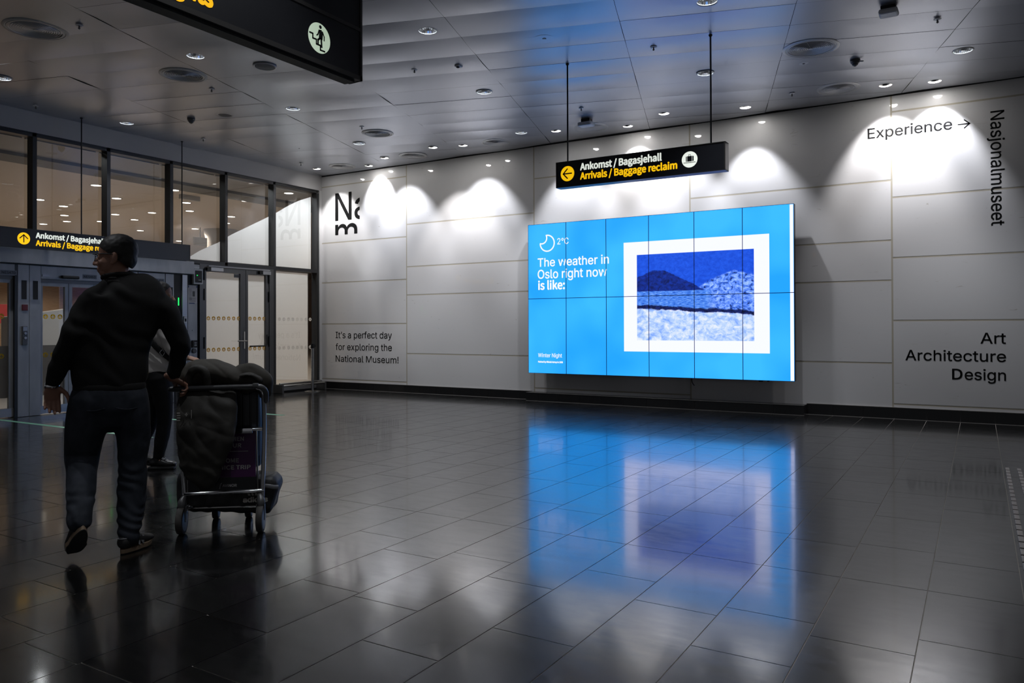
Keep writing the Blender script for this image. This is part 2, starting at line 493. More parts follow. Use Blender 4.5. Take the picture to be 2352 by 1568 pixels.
# ceiling: metal panels 1.68 x 0.54 m turned 17 degrees to the walls, each slightly dished, open joints between
TH = math.radians(17.2)
cu, su = math.cos(TH), math.sin(TH)
PU, PV, U0, V0 = 1.68, 0.5435, 6.78, -4.91
def uv(x, y): return x * cu + y * su, -x * su + y * cu
def xy(u, v): return u * cu - v * su, u * su + v * cu
def ceil_z(u, v):
    i, fu = divmod((u - U0) / PU, 1.0); j, fv = divmod((v - V0) / PV, 1.0)
    h = random.Random(int(i) * 977 + int(j) * 131)
    a = h.choice((1, 1, 1, -0.6)) * h.uniform(0.004, 0.015); tilt = h.uniform(-0.0016, 0.0016); ph = h.uniform(0, 6)
    b = (1 - (2 * fv - 1) ** 2) * a * (0.45 + 0.75 * math.sin(PI * min(max(fu * 1.15 - .07, 0), 1)) + 0.3 * math.sin(fu * 5 + ph))
    return H - b + tilt * (2 * fv - 1)
DL = [(6.614, -5.069), (9.31, -4.257), (3.924, -5.859), (1.236, -6.612), (3.257, -3.791), (5.961, -3.009), (0.563, -4.572), (2.628, -1.753), (5.3, -0.936), (11.359, -1.443), (8.661, -2.211)]
WW = [(0.511, -0.647, 60), (1.559, -0.322, 66), (2.262, -0.686, 60), (3.501, -0.873, 55), (4.023, -0.72, 59), (5.82, -0.739, 58), (6.894, -0.409, 60), (7.613, -0.787, 56), (8.698, -0.476, 45), (10.488, -0.537, 63), (11.035, -0.383, 58)]
DL_FILL = [(7.6, -6.6), (10.3, -6.0), (5.2, -7.7), (8.6, -8.6), (11.3, -7.9), (6.3, -9.8), (9.6, -10.4)]   # unseen downlights on the same grid, added as fill light on the people
HOLES = [(x, y, 0.098) for x, y in DL + DL_FILL] + [(x, y, 0.079) for x, y, _ in WW]
XE, YE, YB = 12.08, -0.06, -13.5
bm = bmesh.new()
us, vs_ = [], []
pts = [uv(x, y) for x in (0, XE) for y in (YB, 0)]
ulo, uhi = min(p[0] for p in pts), max(p[0] for p in pts); vlo, vhi = min(p[1] for p in pts), max(p[1] for p in pts)
i0, i1 = math.floor((ulo - U0) / PU), math.floor((uhi - U0) / PU); j0, j1 = math.floor((vlo - V0) / PV), math.floor((vhi - V0) / PV)
ug = [0.0025 / PU + (1 - 0.005 / PU) * q / 10 for q in range(11)]
vg = [0.0012 / PV + (1 - 0.0024 / PV) * q / 6 for q in range(7)]
hole_uv = [(*uv(x, y), r) for x, y, r in HOLES]
removed = {}
for i in range(i0, i1 + 1):
    for j in range(j0, j1 + 1):
        cx, cyy = xy(U0 + (i + .5) * PU, V0 + (j + .5) * PV)
        if not (-1.1 < cx < XE + 1.1 and YB - 1.1 < cyy < 1.1): continue
        grid = [[bm.verts.new((*xy(U0 + (i + a) * PU, V0 + (j + b) * PV), ceil_z(U0 + (i + a) * PU, V0 + (j + b) * PV))) for b in vg] for a in ug]
        loc_h = [h for h in hole_uv if U0 + i * PU - h[2] < h[0] < U0 + (i + 1) * PU + h[2] and V0 + j * PV - h[2] < h[1] < V0 + (j + 1) * PV + h[2]]
        for a in range(10):
            for b in range(6):
                ua, ub = U0 + (i + ug[a]) * PU, U0 + (i + ug[a + 1]) * PU
                va, vb = V0 + (j + vg[b]) * PV, V0 + (j + vg[b + 1]) * PV
                hit = [h for h in loc_h if ua - h[2] < h[0] < ub + h[2] and va - h[2] < h[1] < vb + h[2]]
                if not hit:
                    bm.faces.new((grid[a][b], grid[a][b + 1], grid[a + 1][b + 1], grid[a + 1][b]))
                else:                                # cut the round opening out of this patch
                    P = [Vector((ua, va)), Vector((ub, va)), Vector((ub, vb)), Vector((ua, vb))]
                    E_ = [(0, 1), (1, 2), (2, 3), (3, 0)]
                    for h in hit:
                        n0 = len(P)
                        P += [Vector((h[0] + h[2] * math.cos(2 * PI * q / 32), h[1] + h[2] * math.sin(2 * PI * q / 32))) for q in range(32)]
                        E_ += [(n0 + q, n0 + (q + 1) % 32) for q in range(32)]
                    r = delaunay_2d_cdt(P, E_, [], 0, 1e-6)
                    nv = [bm.verts.new((*xy(p.x, p.y), ceil_z(min(max(p.x, ua + 1e-6), ub - 1e-6), min(max(p.y, va + 1e-6), vb - 1e-6)))) for p in r[0]]
                    for t in r[2]:
                        c = sum((r[0][q] for q in t), Vector((0, 0))) / len(t)
                        if ua < c.x < ub and va < c.y < vb and all((c.x - h[0]) ** 2 + (c.y - h[1]) ** 2 > (h[2] * .995) ** 2 for h in hit):
                            bm.faces.new([nv[q] for q in t])
for f in bm.faces: f.smooth = True
for co, no in (((0, 0, 0), (-1, 0, 0)), ((XE, 0, 0), (1, 0, 0)), ((0, YE, 0), (0, 1, 0)), ((0, YB, 0), (0, -1, 0))):
    bmesh.ops.bisect_plane(bm, geom=bm.verts[:] + bm.edges[:] + bm.faces[:], plane_co=co, plane_no=no, clear_outer=True)
bmesh.ops.remove_doubles(bm, verts=bm.verts, dist=1e-5)
for f in list(bm.faces):
    f.normal_update()
    if f.normal.z > 0: f.normal_flip()
for f in bm.faces: f.smooth = True
top = quad(bm, [(0, YB, H + 0.16), (15, YB, H + 0.16), (15, 0.0, H + 0.16), (0, 0.0, H + 0.16)], 1)
me = bpy.data.meshes.new('ceiling'); bm.to_mesh(me); bm.free()
me.materials.append(MT['ceil']); me.materials.append(MT['ceil_gap'])
o = bpy.data.objects.new('ceiling', me); COL.objects.link(o); tag(o, kind='structure')
# dark edge where the panelled ceiling stops on the right
bm = bmesh.new(); box(bm, XE + 0.0, XE + 2.9, -13.5, -0.004, H - 0.005, H + 0.15, 0)
tag(link_mesh('trim_1', bm, MT['ceil_gap']), kind='structure')

# marble wall: slabs with sand-coloured joints
bm = bmesh.new()
P_ = [0.0, 0.197, 1.31, 2.148, 2.956, 4.104, H + 0.1]
Q_ = [0.0, 0.74, 1.85, 2.385, 3.19, H + 0.1]
C_ = [0.0, 0.197, 1.31, 2.148, 2.956, 3.772, H + 0.1]
cols = [(-0.05, 2.214, P_), (2.214, 4.997, Q_), (4.997, 7.733, C_), (7.733, 10.503, Q_), (10.503, 13.28, P_), (13.28, 15.1, Q_)]
jw = 0.011
for xa, xb, zs in cols:
    for a, b in zip(zs, zs[1:]):
        box(bm, xa + jw, xb - jw, 0.0, 0.05, a + (jw if a > 0 else 0), b - jw, 0)
quad(bm, [(-0.05, 0.0012, 0), (15.1, 0.0012, 0), (15.1, 0.0012, H + 0.12), (-0.05, 0.0012, H + 0.12)], 1)
tag(link_mesh('wall_right', bm, [MT['marble'], MT['joint']]), kind='structure')

# black skirting tiles and the plinth step under the video wall
bm = bmesh.new()
bev = 0.0015
def tiles_run(xa, xb, ya, yb, zt):
    xs = [x for k in range(-30, 16) for x in [TX + k * TW] if xa + 0.05 < x < xb - 0.05]
    xs = [xa] + xs + [xb]
    for a, b in zip(xs, xs[1:]):
        box(bm, a + 0.001, b - 0.001, ya, yb, 0.006, zt, 0)
tiles_run(0.06, 4.95, -0.014, -0.0005, 0.14); tiles_run(9.41, 14.9, -0.014, -0.0005, 0.148)
for xa, xb, zt in ((0.06, 4.95, 0.141), (9.41, 14.9, 0.149)):
    box(bm, xa, xb, -0.015, -0.0005, zt, zt + 0.007, 1)
    box(bm, xa, xb, -0.016, -0.002, 0.0, 0.005, 1)
tag(link_mesh('baseboard_right', bm, [MT['skirt'], MT['skirt_edge']]), kind='structure')
bm = bmesh.new()
tiles_run(4.95, 9.41, -0.21, -0.0005, 0.136)
box(bm, 4.95, 9.41, -0.212, -0.206, 0.137, 0.141, 1); box(bm, 4.95, 9.41, -0.204, -0.0005, 0.1365, 0.139, 0)
box(bm, 4.95, 9.41, -0.212, -0.19, 0.0, 0.005, 1)
tag(link_mesh('trim_2', bm, [MT['skirt'], MT['skirt_edge']]), kind='structure')

# black strip standing in for the shade in the gap between ceiling and marble
bm = bmesh.new(); box(bm, 0.0, 15.1, -0.004, 0.002, H - 0.012, H + 0.14)
tag(link_mesh('trim_13', bm, MT['black']), kind='structure')
# plain wall carrying on to the left, out of the frame
bm = bmesh.new(); box(bm, -0.16, -0.01, -13.2, -7.82, 2.372, 4.033); box(bm, -0.16, -0.01, -13.2, -6.76, 0.0, 2.14)
tag(link_mesh('wall_left_end', bm, MT['fascia']), kind='structure')
# ---------------------------------------------------------------- glazed wall to the arrivals hall (plane x = 0)
bm = bmesh.new(); box(bm, -0.16, 0.0, -13.2, 0.0, 4.033, H + 0.1)
tag(link_mesh('wall_left', bm, MT['fascia']), kind='structure')
bm = bmesh.new(); box(bm, -0.16, 0.004, -0.066, -0.0005, 0.0, 4.033)
tag(link_mesh('trim_3', bm, MT['white_trim']), kind='structure')
MY = [-7.78, -6.69, -5.60, -4.51, -3.425, -2.335, -1.23, -0.11]      # mullion centres
FILM = [(-2.99, 2.47), (-2.8, 2.585), (-2.58, 2.69), (-2.41, 2.765), (-2.16, 2.92), (-1.32, 3.34), (-1.08, 3.465), (-0.8, 3.63), (-0.5, 3.78), (-0.18, 3.9)]
def film_z(y):
    for (a, za), (b, zb) in zip(FILM, FILM[1:]):
        if a <= y <= b: return za + (zb - za) * (y - a) / (b - a)
    return FILM[0][1] if y < FILM[0][0] else FILM[-1][1]
n = 0
for a, b in zip(MY, MY[1:]):
    n += 1
    low = 2.38
    bm = bmesh.new()
    hw = 0.028
    box(bm, -0.15, 0.0, b - hw, b + hw, (0.0 if b > -1.5 else 2.411), 3.975, 0)
    box(bm, -0.152, -0.012, a + hw, b - hw, 3.975, 4.032, 0)
    box(bm, -0.152, 0.003, a - hw, b + hw, 4.018, 4.033, 0)
    box(bm, -0.15, 0.0, a + hw, b - hw, 2.35, 2.411, 0)
    if n == 1: box(bm, -0.15, 0.0, a - hw, a + hw, 2.411, 3.975, 0)
    fr = tag(link_mesh('window_%d' % n, bm, MT['alu']), kind='structure')
    bm = bmesh.new(); box(bm, -0.125, -0.119, a + hw, b - hw, 2.411, 3.975)
    link_mesh('pane', bm, MT['glass'], fr)
    # pale ledge strip seen through the top of the pane
    bm = bmesh.new(); box(bm, -0.34, -0.30, a + hw, b - hw, 3.99, 4.03)
    link_mesh('ledge', bm, MT['hall_white'], fr)
    y0, y1 = max(a + hw + 0.015, FILM[0][0]), min(b - hw - 0.012, FILM[-1][0])
    if y1 - y0 > 0.1:
        top_ = [(y, film_z(y)) for y in [y0 + (y1 - y0) * q / 12 for q in range(13)]]
        bm = bmesh.new()
        for (ya, za), (yb, zb) in zip(top_, top_[1:]):
            quad(bm, [(-0.127, ya, 2.43), (-0.127, yb, 2.43), (-0.127, yb, zb), (-0.127, ya, za)])
        link_mesh('frosted_film', bm, MT['film'], fr)
# side light right of the double door, with its own pane and film
bm = bmesh.new()
box(bm, -0.15, 0.0, -1.202, -0.138, 0.0, 0.10, 0); box(bm, -0.15, -0.04, -1.202, -0.138, 0.10, 0.14, 0)
fr = tag(link_mesh('window_8', bm, MT['alu']), kind='structure')
bm = bmesh.new(); box(bm, -0.125, -0.119, -1.202, -0.138, 0.14, 2.35); link_mesh('pane', bm, MT['glass'], fr)
bm = bmesh.new(); quad(bm, [(-0.127, -1.19, 0.24), (-0.127, -0.27, 0.19), (-0.127, -0.27, 2.335), (-0.127, -1.19, 2.335)]); link_mesh('frosted_film', bm, MT['film'], fr)

_half = [(0, .95), (.12, .7), (.12, .25), (.9, -.2), (.9, -.4), (.12, -.15), (.12, -.5), (.4, -.75), (.4, -.88), (0, -.78)]
def plane_icon(bm, org, ux, uy, r, md, mp=None):
    """round sticker with a plane shape cut out of it"""
    s = r * 0.82
    out = [(x * s, y * s) for x, y in _half] + [(-x * s, y * s) for x, y in _half[-2:0:-1]]
    P = [Vector(p) for p in disc_pts(r, 24)] + [Vector(p) for p in out]
    n = len(out)
    E_ = [(q, (q + 1) % 24) for q in range(24)] + [(24 + q, 24 + (q + 1) % n) for q in range(n)]
    rr = delaunay_2d_cdt(P, E_, [], 0, 1e-7)
    def inside(x, y):
        c = False
        for (xa, ya), (xb, yb) in zip(out, out[1:] + out[:1]):
            if (ya > y) != (yb > y) and x < (xb - xa) * (y - ya) / (yb - ya) + xa: c = not c
        return c
    org, ux, uy = Vector(org), Vector(ux), Vector(uy)
    un = ux.cross(uy).normalized() * 0.0006
    vs = [bm.verts.new(org + ux * p.x + uy * p.y + un) for p in rr[0]]
    for t in rr[2]:
        cx = sum(rr[0][q].x for q in t) / 3; cyy = sum(rr[0][q].y for q in t) / 3
        if not inside(cx, cyy):
            f = bm.faces.new([vs[q] for q in t]); f.material_index = md
MT['faint'] = mat('faint_decal', (0.6, 0.6, 0.6), 0.5); thin_through(MT['faint'], (0.85, 0.85, 0.85), 0.75)
bm = bmesh.new()
for zz in (1.405, 0.845):
    for q in range(9):
        plane_icon(bm, (-0.118, -1.13 + q * 0.115, zz), Y, Z, 0.034, 1 if q < 8 else 0)
link_mesh('icon_row', bm, [MT['decal_white'], MT['faint']], fr)

# double door N48D
dr = tag(empty('door_1', (0, -2.1, 0)), kind='structure')
bm = bmesh.new()
box(bm, -0.13, 0.0, -2.885, -2.80, 0.0, 2.35); box(bm, -0.13, 0.0, -1.36, -1.258, 0.0, 2.35); box(bm, -0.13, -0.005, -2.80, -1.36, 2.305, 2.35)
link_mesh('frame', bm, MT['alu_mid'], dr)
bm = bmesh.new(); box(bm, -0.004, 0.02, -2.72, -1.36, 2.312, 2.332); link_mesh('head_strip', bm, MT['white_trim'], dr)  # pale strip stands in for lamp light reflected along the door head
def leaf(ya, yb, ga, gb, nic, y_first, sp):
    bm = bmesh.new()
    for a, b in ((ya, ga), (gb, yb)): box(bm, -0.06, -0.01, a, b, 0.01, 2.30, 0, 0.003)
    box(bm, -0.06, -0.01, ga, gb, 2.225, 2.30, 0); box(bm, -0.06, -0.01, ga, gb, 0.01, 0.13, 0)
    lf = link_mesh('door_leaf', bm, MT['alu_mid'], dr)
    bm = bmesh.new(); box(bm, -0.038, -0.032, ga, gb, 0.13, 2.225); link_mesh('pane', bm, MT['glass'], lf)
    bm = bmesh.new(); quad(bm, [(-0.0395, ga + .012, 0.15), (-0.0395, gb - .012, 0.15), (-0.0395, gb - .012, 2.215), (-0.0395, ga + .012, 2.215)]); link_mesh('frosted_film', bm, MT['film'], lf)
    bm = bmesh.new()
    for zz in (1.41, 0.855):
        for q in range(nic): plane_icon(bm, (-0.0315, y_first + q * sp, zz), Y, Z, 0.036, 0, 1)
    link_mesh('icon_row', bm, [MT['decal'], MT['decal_white']], lf)
    return lf
lf1 = leaf(-2.797, -1.905, -2.745, -2.025, 7, -2.69, 0.107)
lf2 = leaf(-1.90, -1.363, -1.85, -1.442, 4, -1.79, 0.108)
bm = bmesh.new(); tube(bm, [(0.0, -1.93, 1.0), (0.055, -1.93, 1.0), (0.06, -1.95, 1.0), (0.06, -2.13, 1.0)], 0.011, 10)
box(bm, -0.01, 0.0, -1.955, -1.925, 0.86, 1.17); link_mesh('lever_handle', bm, MT['tube'], lf1)
bm = bmesh.new(); tube(bm, [(0.03, -1.84, 0.9), (0.06, -1.82, 0.9), (0.06, -1.5, 0.9), (0.05, -1.46, 0.93), (0.02, -1.44, 1.1)], 0.013, 10)
link_mesh('push_bar', bm, MT['black'], lf2)
for ya, yb, p in ((-2.76, -2.43, lf1), (-1.62, -1.36, lf2)):
    bm = bmesh.new(); box(bm, -0.01, 0.045, ya + .07, yb, 2.235, 2.3, 0, 0.004); box(bm, -0.01, 0.04, ya, ya + 0.07, 2.24, 2.295, 1)
    link_mesh('door_closer', bm, [MT['alu_lt'], MT['black']], p)
for p, ys in ((lf1, -2.80), (lf2, -1.372)):
    bm = bmesh.new()
    for zz in (0.98, 1.82, 2.17): solid_lathe(bm, [(0.011, -0.1), (0.011, 0.1)], (0.006, ys, zz), 10)
    link_mesh('hinge', bm, MT['black'], p)
bm = bmesh.new()
box(bm, -0.031, -0.027, -2.15, -2.03, 2.15, 2.215, 0); box(bm, -0.031, -0.027, -2.11, -2.03, 2.23, 2.27, 0)
letters(bm, 'N48D', F_SIGN, (-0.027, -2.142, 2.163), Y, Z, 0.10, 0.038, bold=0.002, mi=1)
link_mesh('door_number', bm, [MT['plate'], MT['ink']], lf1)

# steel header over the sliding doors
bm = bmesh.new()
box(bm, -0.1, 0.06, -13.2, -3.04, 2.155, 2.372, 0, 0.004); box(bm, -0.1, 0.03, -13.2, -3.06, 2.14, 2.155, 1)
tag(link_mesh('trim_4', bm, [MT['steel'], MT['black']]), kind='structure')

def number_plate(p, txt, ya, yb, z, x=0.003):
    bm = bmesh.new()
    box(bm, x - 0.006, x, ya, yb, z - 0.032, z + 0.032, 0)
    letters(bm, txt, F_SIGN, (x, ya + 0.014, z - 0.019), Y, Z, yb - ya - 0.028, 0.037, bold=0.002, mi=1)
    link_mesh('door_number', bm, [MT['plate'], MT['ink']], p)

# twin steel pillar between the left and middle sliding doors
def steel_pillar(name, ya, yb, ym, slots):
    o = tag(empty(name, (0, (ya + yb) / 2, 0)), kind='structure')
    for a, b in ((ya, ym - 0.002), (ym + 0.002, yb)):
        if b - a < 0.02: continue
        bm = bmesh.new(); box(bm, -0.25, 0.0, a, b, 0.004, 2.14, 0, 0.003); link_mesh('cover_panel', bm, MT['steel'], o)
    for y in slots:
        bm = bmesh.new(); box(bm, -0.002, 0.003, y - .033, y + .033, 1.655, 1.92)
        link_mesh('speech_grille', bm, MT['black'], o)
    return o
pl = steel_pillar('trim_5', -5.825, -5.517, -5.672, (-5.742, -5.59))
bm = bmesh.new(); box(bm, 0.0, 0.02, -5.775, -5.70, 1.495, 1.58, 0, 0.004); link_mesh('call_box', bm, MT['red_box'], pl)
bm = bmesh.new(); box(bm, 0.0, 0.03, -5.777, -5.708, 1.01, 1.275, 0, 0.004); box(bm, 0.03, 0.034, -5.77, -5.715, 1.21, 1.265, 1)
for zz in (1.175, 1.11): solid_lathe(bm, [(0.018, 0.0), (0.018, 0.014)], (0.03, -5.742, zz), 14, 1, 'x')
link_mesh('key_switch', bm, [MT['alu_mid'], MT['alu_lt']], pl)

# sliding doors
def sliding(idx, y0, y1, tz, splits, number, ny, dark=True):
    o = tag(empty('door_%d' % idx, (0, (y0 + y1) / 2, 0)), kind='structure')
    bm = bmesh.new(); box(bm, -0.2, 0.0, y0, y1, tz, 2.14, 0, 0.003); box(bm, -0.19, -0.03, y0, y1, tz - .05, tz, 1)
    link_mesh('header', bm, [MT['steel'], MT['alu_mid']], o)
    number_plate(o, number, ny[0], ny[1], 2.02)
    for a, b in splits:
        bm = bmesh.new(); s = 0.05
        box(bm, -0.1, -0.05, a, a + s, 0.01, tz - .05); box(bm, -0.1, -0.05, b - s, b, 0.01, tz - .05)
        box(bm, -0.1, -0.05, a + s, b - s, tz - .10, tz - .05); box(bm, -0.11, -0.035, a, b, 0.015, 0.13, 1)
        lf = link_mesh('sliding_leaf', bm, [MT['steel'], MT['alu_lt']], o)
        bm = bmesh.new(); box(bm, -0.078, -0.072, a + s, b - s, 0.13, tz - .10); link_mesh('pane', bm, MT['door_glass'], lf)
        bm = bmesh.new(); quad(bm, [(-0.08, a + s, 0.28), (-0.08, b - s, 0.28), (-0.08, b - s, 1.0), (-0.08, a + s, 1.0)]); link_mesh('frosted_film', bm, MT['film_dim'], lf)
        bm = bmesh.new()
        q = a + s + 0.05
        while q < b - s - 0.03:
            for zz in (1.414, 0.86): plane_icon(bm, (-0.071, q, zz), Y, Z, 0.036, 0, 1)
            q += 0.103
        link_mesh('icon_row', bm, [MT['decal_yellow'], MT['decal']], lf)
    return o
d2 = sliding(2, -6.75, -5.865, 1.98, [(-6.75, -6.32), (-6.31, -5.865)], 'NES47D', (-6.05, -5.83 - .01))
bm = bmesh.new(); box(bm, -0.12, 0.0, -5.865, -5.828, 0.0, 2.14); link_mesh('jamb', bm, MT['alu'], d2)
d3 = sliding(3, -5.515, -4.32, 1.955, [(-5.515, -5.10), (-5.092, -4.72), (-4.715, -4.33)], 'NES46D', (-4.915, -4.70))
bm = bmesh.new(); box(bm, 0.0, 0.05, -5.235, -4.985, 1.972, 2.018, 0, 0.012); link_mesh('motion_sensor', bm, MT['black'], d3)
bm = bmesh.new(); box(bm, 0.0, 0.012, -5.50, -5.40, 1.99, 2.02); link_mesh('mode_switch', bm, MT['alu_lt'], d3)
steel_pillar('trim_6', -4.31, -4.03, -4.17, (-4.24, -4.1))
d4 = sliding(4, -4.02, -3.55, 1.96, [(-4.02, -3.60)], 'NES45D', (-3.785, -3.565))
steel_pillar('trim_7', -3.545, -3.385, -3.54, (-3.44,))
bm = bmesh.new(); box(bm, -0.2, -0.01, -3.383, -3.235, 0.0, 2.14)
dk = tag(link_mesh('trim_8', bm, MT['black']), kind='structure')
bm = bmesh.new(); box(bm, -0.01, 0.0, -3.30, -3.288, 1.62, 1.75); link_mesh('status_light', bm, MT['led'], dk)
bm = bmesh.new(); box(bm, -0.008, 0.002, -3.463, -3.455, 1.53, 1.66); link_mesh('status_light', bm, MT['led'], dk)
bm = bmesh.new(); box(bm, -0.008, 0.002, -4.47, -4.46, 1.55, 1.66); link_mesh('status_light', bm, MT['led'], d3)
bm = bmesh.new(); box(bm, -0.2, 0.01, -3.232, -3.135, 0.0, 2.14, 0, 0.003)
ps = tag(link_mesh('trim_9', bm, MT['alu_lt']), kind='structure')
bm = bmesh.new(); box(bm, 0.01, 0.03, -3.215, -3.16, 1.32, 1.44, 0, 0.003); box(bm, 0.03, 0.034, -3.2, -3.17, 1.35, 1.40, 1)
link_mesh('door_button', bm, [MT['white_plastic'], MT['black']], ps)
bm = bmesh.new(); box(bm, -0.2, -0.03, -3.132, -2.89, 0.0, 2.35)
tag(link_mesh('trim_10', bm, MT['black']), kind='structure')
bm = bmesh.new(); box(bm, -0.03, 0.0, -3.12, -2.935, 0.0, 1.97, 0, 0.003)
sp = tag(link_mesh('trim_11', bm, MT['steel']), kind='structure')

# ================================================================ WALL LETTERING
def wall_text(name, label, lines, bold, cat='lettering', fn=F_WALL):
    o = empty(name, lines[0][1], label, cat)
    for body, org, ux, uy, wd, ch, kw in lines:
        bm = bmesh.new()
        if body[0] == 'D':
            letters(bm, 'D', F_SIGN, org, ux, uy, wd * .2, ch, bold=.0034)
            letters(bm, body[1:], fn, Vector(org) + Vector(ux) * wd * .239, ux, uy, wd * .761, ch, bold=bold, **kw)
        else:
            letters(bm, body, fn, org, ux, uy, wd, ch, bold=bold, **kw)
        link_mesh('text_line', bm, MT['vinyl'], o)
    return o
wy = -0.0004
o = wall_text('wall_lettering', 'black vinyl lettering reading Experience with an arrow, high on the marble wall',
              [('Experience', (10.213, wy, 3.776), X, Z, 1.0, 0.142, {})], 0.0028)
bm = bmesh.new()
for pts in stroke([(0, 0), (0.125, 0)], 0.014) + stroke([(0.068, 0.052), (0.125, 0), (0.068, -0.052)], 0.014):
    flat(bm, pts, (11.28, wy, 3.826), X, Z, 0.0012)
link_mesh('arrow', bm, MT['vinyl'], o)
wall_text('wall_lettering', 'tall vertical lettering reading Nasjonalmuseet down the right end of the wall',
          [('Nasjonalmuseet', (11.632, wy, 3.945), -Z, X, 1.445, 0.148, {})], 0.0015)
wall_text('wall_lettering', 'three black lines reading Art Architecture Design low on the marble wall',
          [('Art', (11.506, wy, 1.012), X, Z, 0.273, 0.139, {}), ('Architecture', (10.654, wy, 0.784), X, Z, 1.124, 0.139, {}), ('Design', (11.19, wy, 0.548), X, Z, 0.586, 0.139, {})], 0.0018)
wall_text('wall_lettering', 'cropped black logo letters Na and m at the far left top of the wall',
          [('N', (0.375, wy, 3.388), X, Z, 0.446, 0.56, {}), ('a', (0.895, wy, 3.388), X, Z, 0.35, 0.56, dict(clip=[((0.132, 0, 0), (1, 0, 0))])),
           ('m', (0.374, wy, 2.88), X, Z, 0.597, 0.575, dict(clip=[((0, 0.228, 0), (0, -1, 0))]))], 0.007)
wall_text('wall_lettering', "slim black lines reading It's a perfect day for exploring the National Museum!",
          [("It\u2019s a perfect day", (0.381, wy, 1.023), X, Z, 1.467, 0.131, {}), ('for exploring the', (0.381, wy, 0.785), X, Z, 1.467, 0.131, {}), ('National Museum!', (0.381, wy, 0.55), X, Z, 1.632, 0.127, {})], 0.0012)

# ================================================================ VIDEO WALL
SX0, SX1, SZ0, SZ1, SY = 4.995, 9.29, 0.466, 2.956, -0.2
vw = empty('video_wall', ((SX0 + SX1) / 2, -0.1, SZ0), 'large blue video wall of twelve upright displays showing the weather and a winter picture', 'video wall')
pw, ph = (SX1 - SX0) / 6, (SZ1 - SZ0) / 2
rnd = random.Random(5)
for r in range(2):
    for c in range(6):
        x0, x1, z0, z1 = SX0 + c * pw, SX0 + (c + 1) * pw, SZ0 + r * ph, SZ0 + (r + 1) * ph
        bm = bmesh.new()
        box(bm, x0 + .001, x1 - .001, SY + 0.004, SY + 0.085, z0 + .001, z1 - .001, 0)
        quad(bm, [(x0 + .004, SY, z0 + .004), (x1 - .004, SY, z0 + .004), (x1 - .004, SY, z1 - .004), (x0 + .004, SY, z1 - .004)], 1)
        pn = link_mesh('display_panel', bm, [MT['bezel'], MT['screen']], vw)
        bm = bmesh.new(); t = 0.0045
        for a, b, cc, d in ((x0, x0 + t, z0, z1), (x1 - t, x1, z0, z1), (x0 + t, x1 - t, z0, z0 + t), (x0 + t, x1 - t, z1 - t, z1)):
            box(bm, a, b, SY - 0.0035, SY + 0.003, cc, d)
        link_mesh('bezel', bm, MT['bezel'], pn)
bm = bmesh.new()
for xx in (5.6, 7.14, 8.7): box(bm, xx - .05, xx + .05, SY + 0.085, -0.0005, 0.75, 2.7)
box(bm, 5.2, 9.1, SY + 0.085, -0.06, 0.9, 0.98); box(bm, 5.2, 9.1, SY + 0.085, -0.06, 2.4, 2.48)
link_mesh('mounting_frame', bm, MT['black'], vw)
bm = bmesh.new(); tube(bm, smooth_path([(7.80, -0.15, 0.50), (7.80, -0.15, 0.42), (7.82, -0.16, 0.38), (7.84, -0.17, 0.36)], 4), 0.007, 8)
link_mesh('cable', bm, MT['black'], vw)
bm = bmesh.new(); box(bm, 8.78, 8.84, -0.16, -0.12, 0.445, 0.468, 0, .008); box(bm, 8.90, 8.93, -0.16, -0.12, 0.45, 0.468, 0, .006)
link_mesh('sensor_foot', bm, MT['black'], vw)
bm = bmesh.new(); quad(bm, [(9.232, SY - .001, SZ0 + .01), (9.28, SY - .001, SZ0 + .01), (9.28, SY - .001, SZ1 - .01), (9.232, SY - .001, SZ1 - .01)])
link_mesh('white_edge_strip', bm, MT['scr_white'], vw)
bm = bmesh.new(); quad(bm, [(6.728, SY - .001, 0.853), (8.952, SY - .001, 0.853), (8.952, SY - .001, 2.556), (6.728, SY - .001, 2.556)])
link_mesh('picture_mat', bm, MT['scr_white'], vw)
# the picture: a plain wintry night landscape in blues, brushed by noise
m = mat('screen_picture', (0.01, 0.01, 0.01), 0.25, emit=(1, 1, 1), estr=1.0)
tc = nn(m, 'ShaderNodeTexCoord'); sep = nn(m, 'ShaderNodeSeparateXYZ'); ln(m, tc, 'Generated', sep, 'Vector')
def mth(op, a, b=None, c=None):
    n = nn(m, 'ShaderNodeMath', operation=op)
    for i, v in enumerate((a, b, c)):
        if v is None: continue
        if isinstance(v, (int, float)): n.inputs[i].default_value = v
        else: m.node_tree.links.new(v, n.inputs[i])
    return n.outputs[0]
def nzz(scale, detail, stretch=(1, 1, 1), dist=0.0):
    mp = nn(m, 'ShaderNodeMapping'); mp.inputs['Scale'].default_value = stretch; ln(m, tc, 'Generated', mp, 'Vector')
    n = nn(m, 'ShaderNodeTexNoise'); n.inputs['Scale'].default_value = scale; n.inputs['Detail'].default_value = detail; n.inputs['Distortion'].default_value = dist
    n.inputs['Roughness'].default_value = 0.65
    ln(m, mp, 'Vector', n, 'Vector'); return n.outputs['Fac']
def ramp(fac, *els, interp='LINEAR'):
    cr = nn(m, 'ShaderNodeValToRGB'); cr.color_ramp.interpolation = interp
    while len(cr.color_ramp.elements) < len(els): cr.color_ramp.elements.new(0.5)
    for e, (p, c) in zip(cr.color_ramp.elements, els):
        e.position = p; e.color = (*s2l(c), 1) if max(c) > 1.0 else (*c, 1)
    m.node_tree.links.new(fac, cr.inputs['Fac']); return cr.outputs['Color']
def mixc(f, a, b):
    n = nn(m, 'ShaderNodeMixRGB'); m.node_tree.links.new(f, n.inputs[0]); m.node_tree.links.new(a, n.inputs[1]); m.node_tree.links.new(b, n.inputs[2]); return n.outputs[0]
u_, v_ = sep.outputs['X'], sep.outputs['Z']
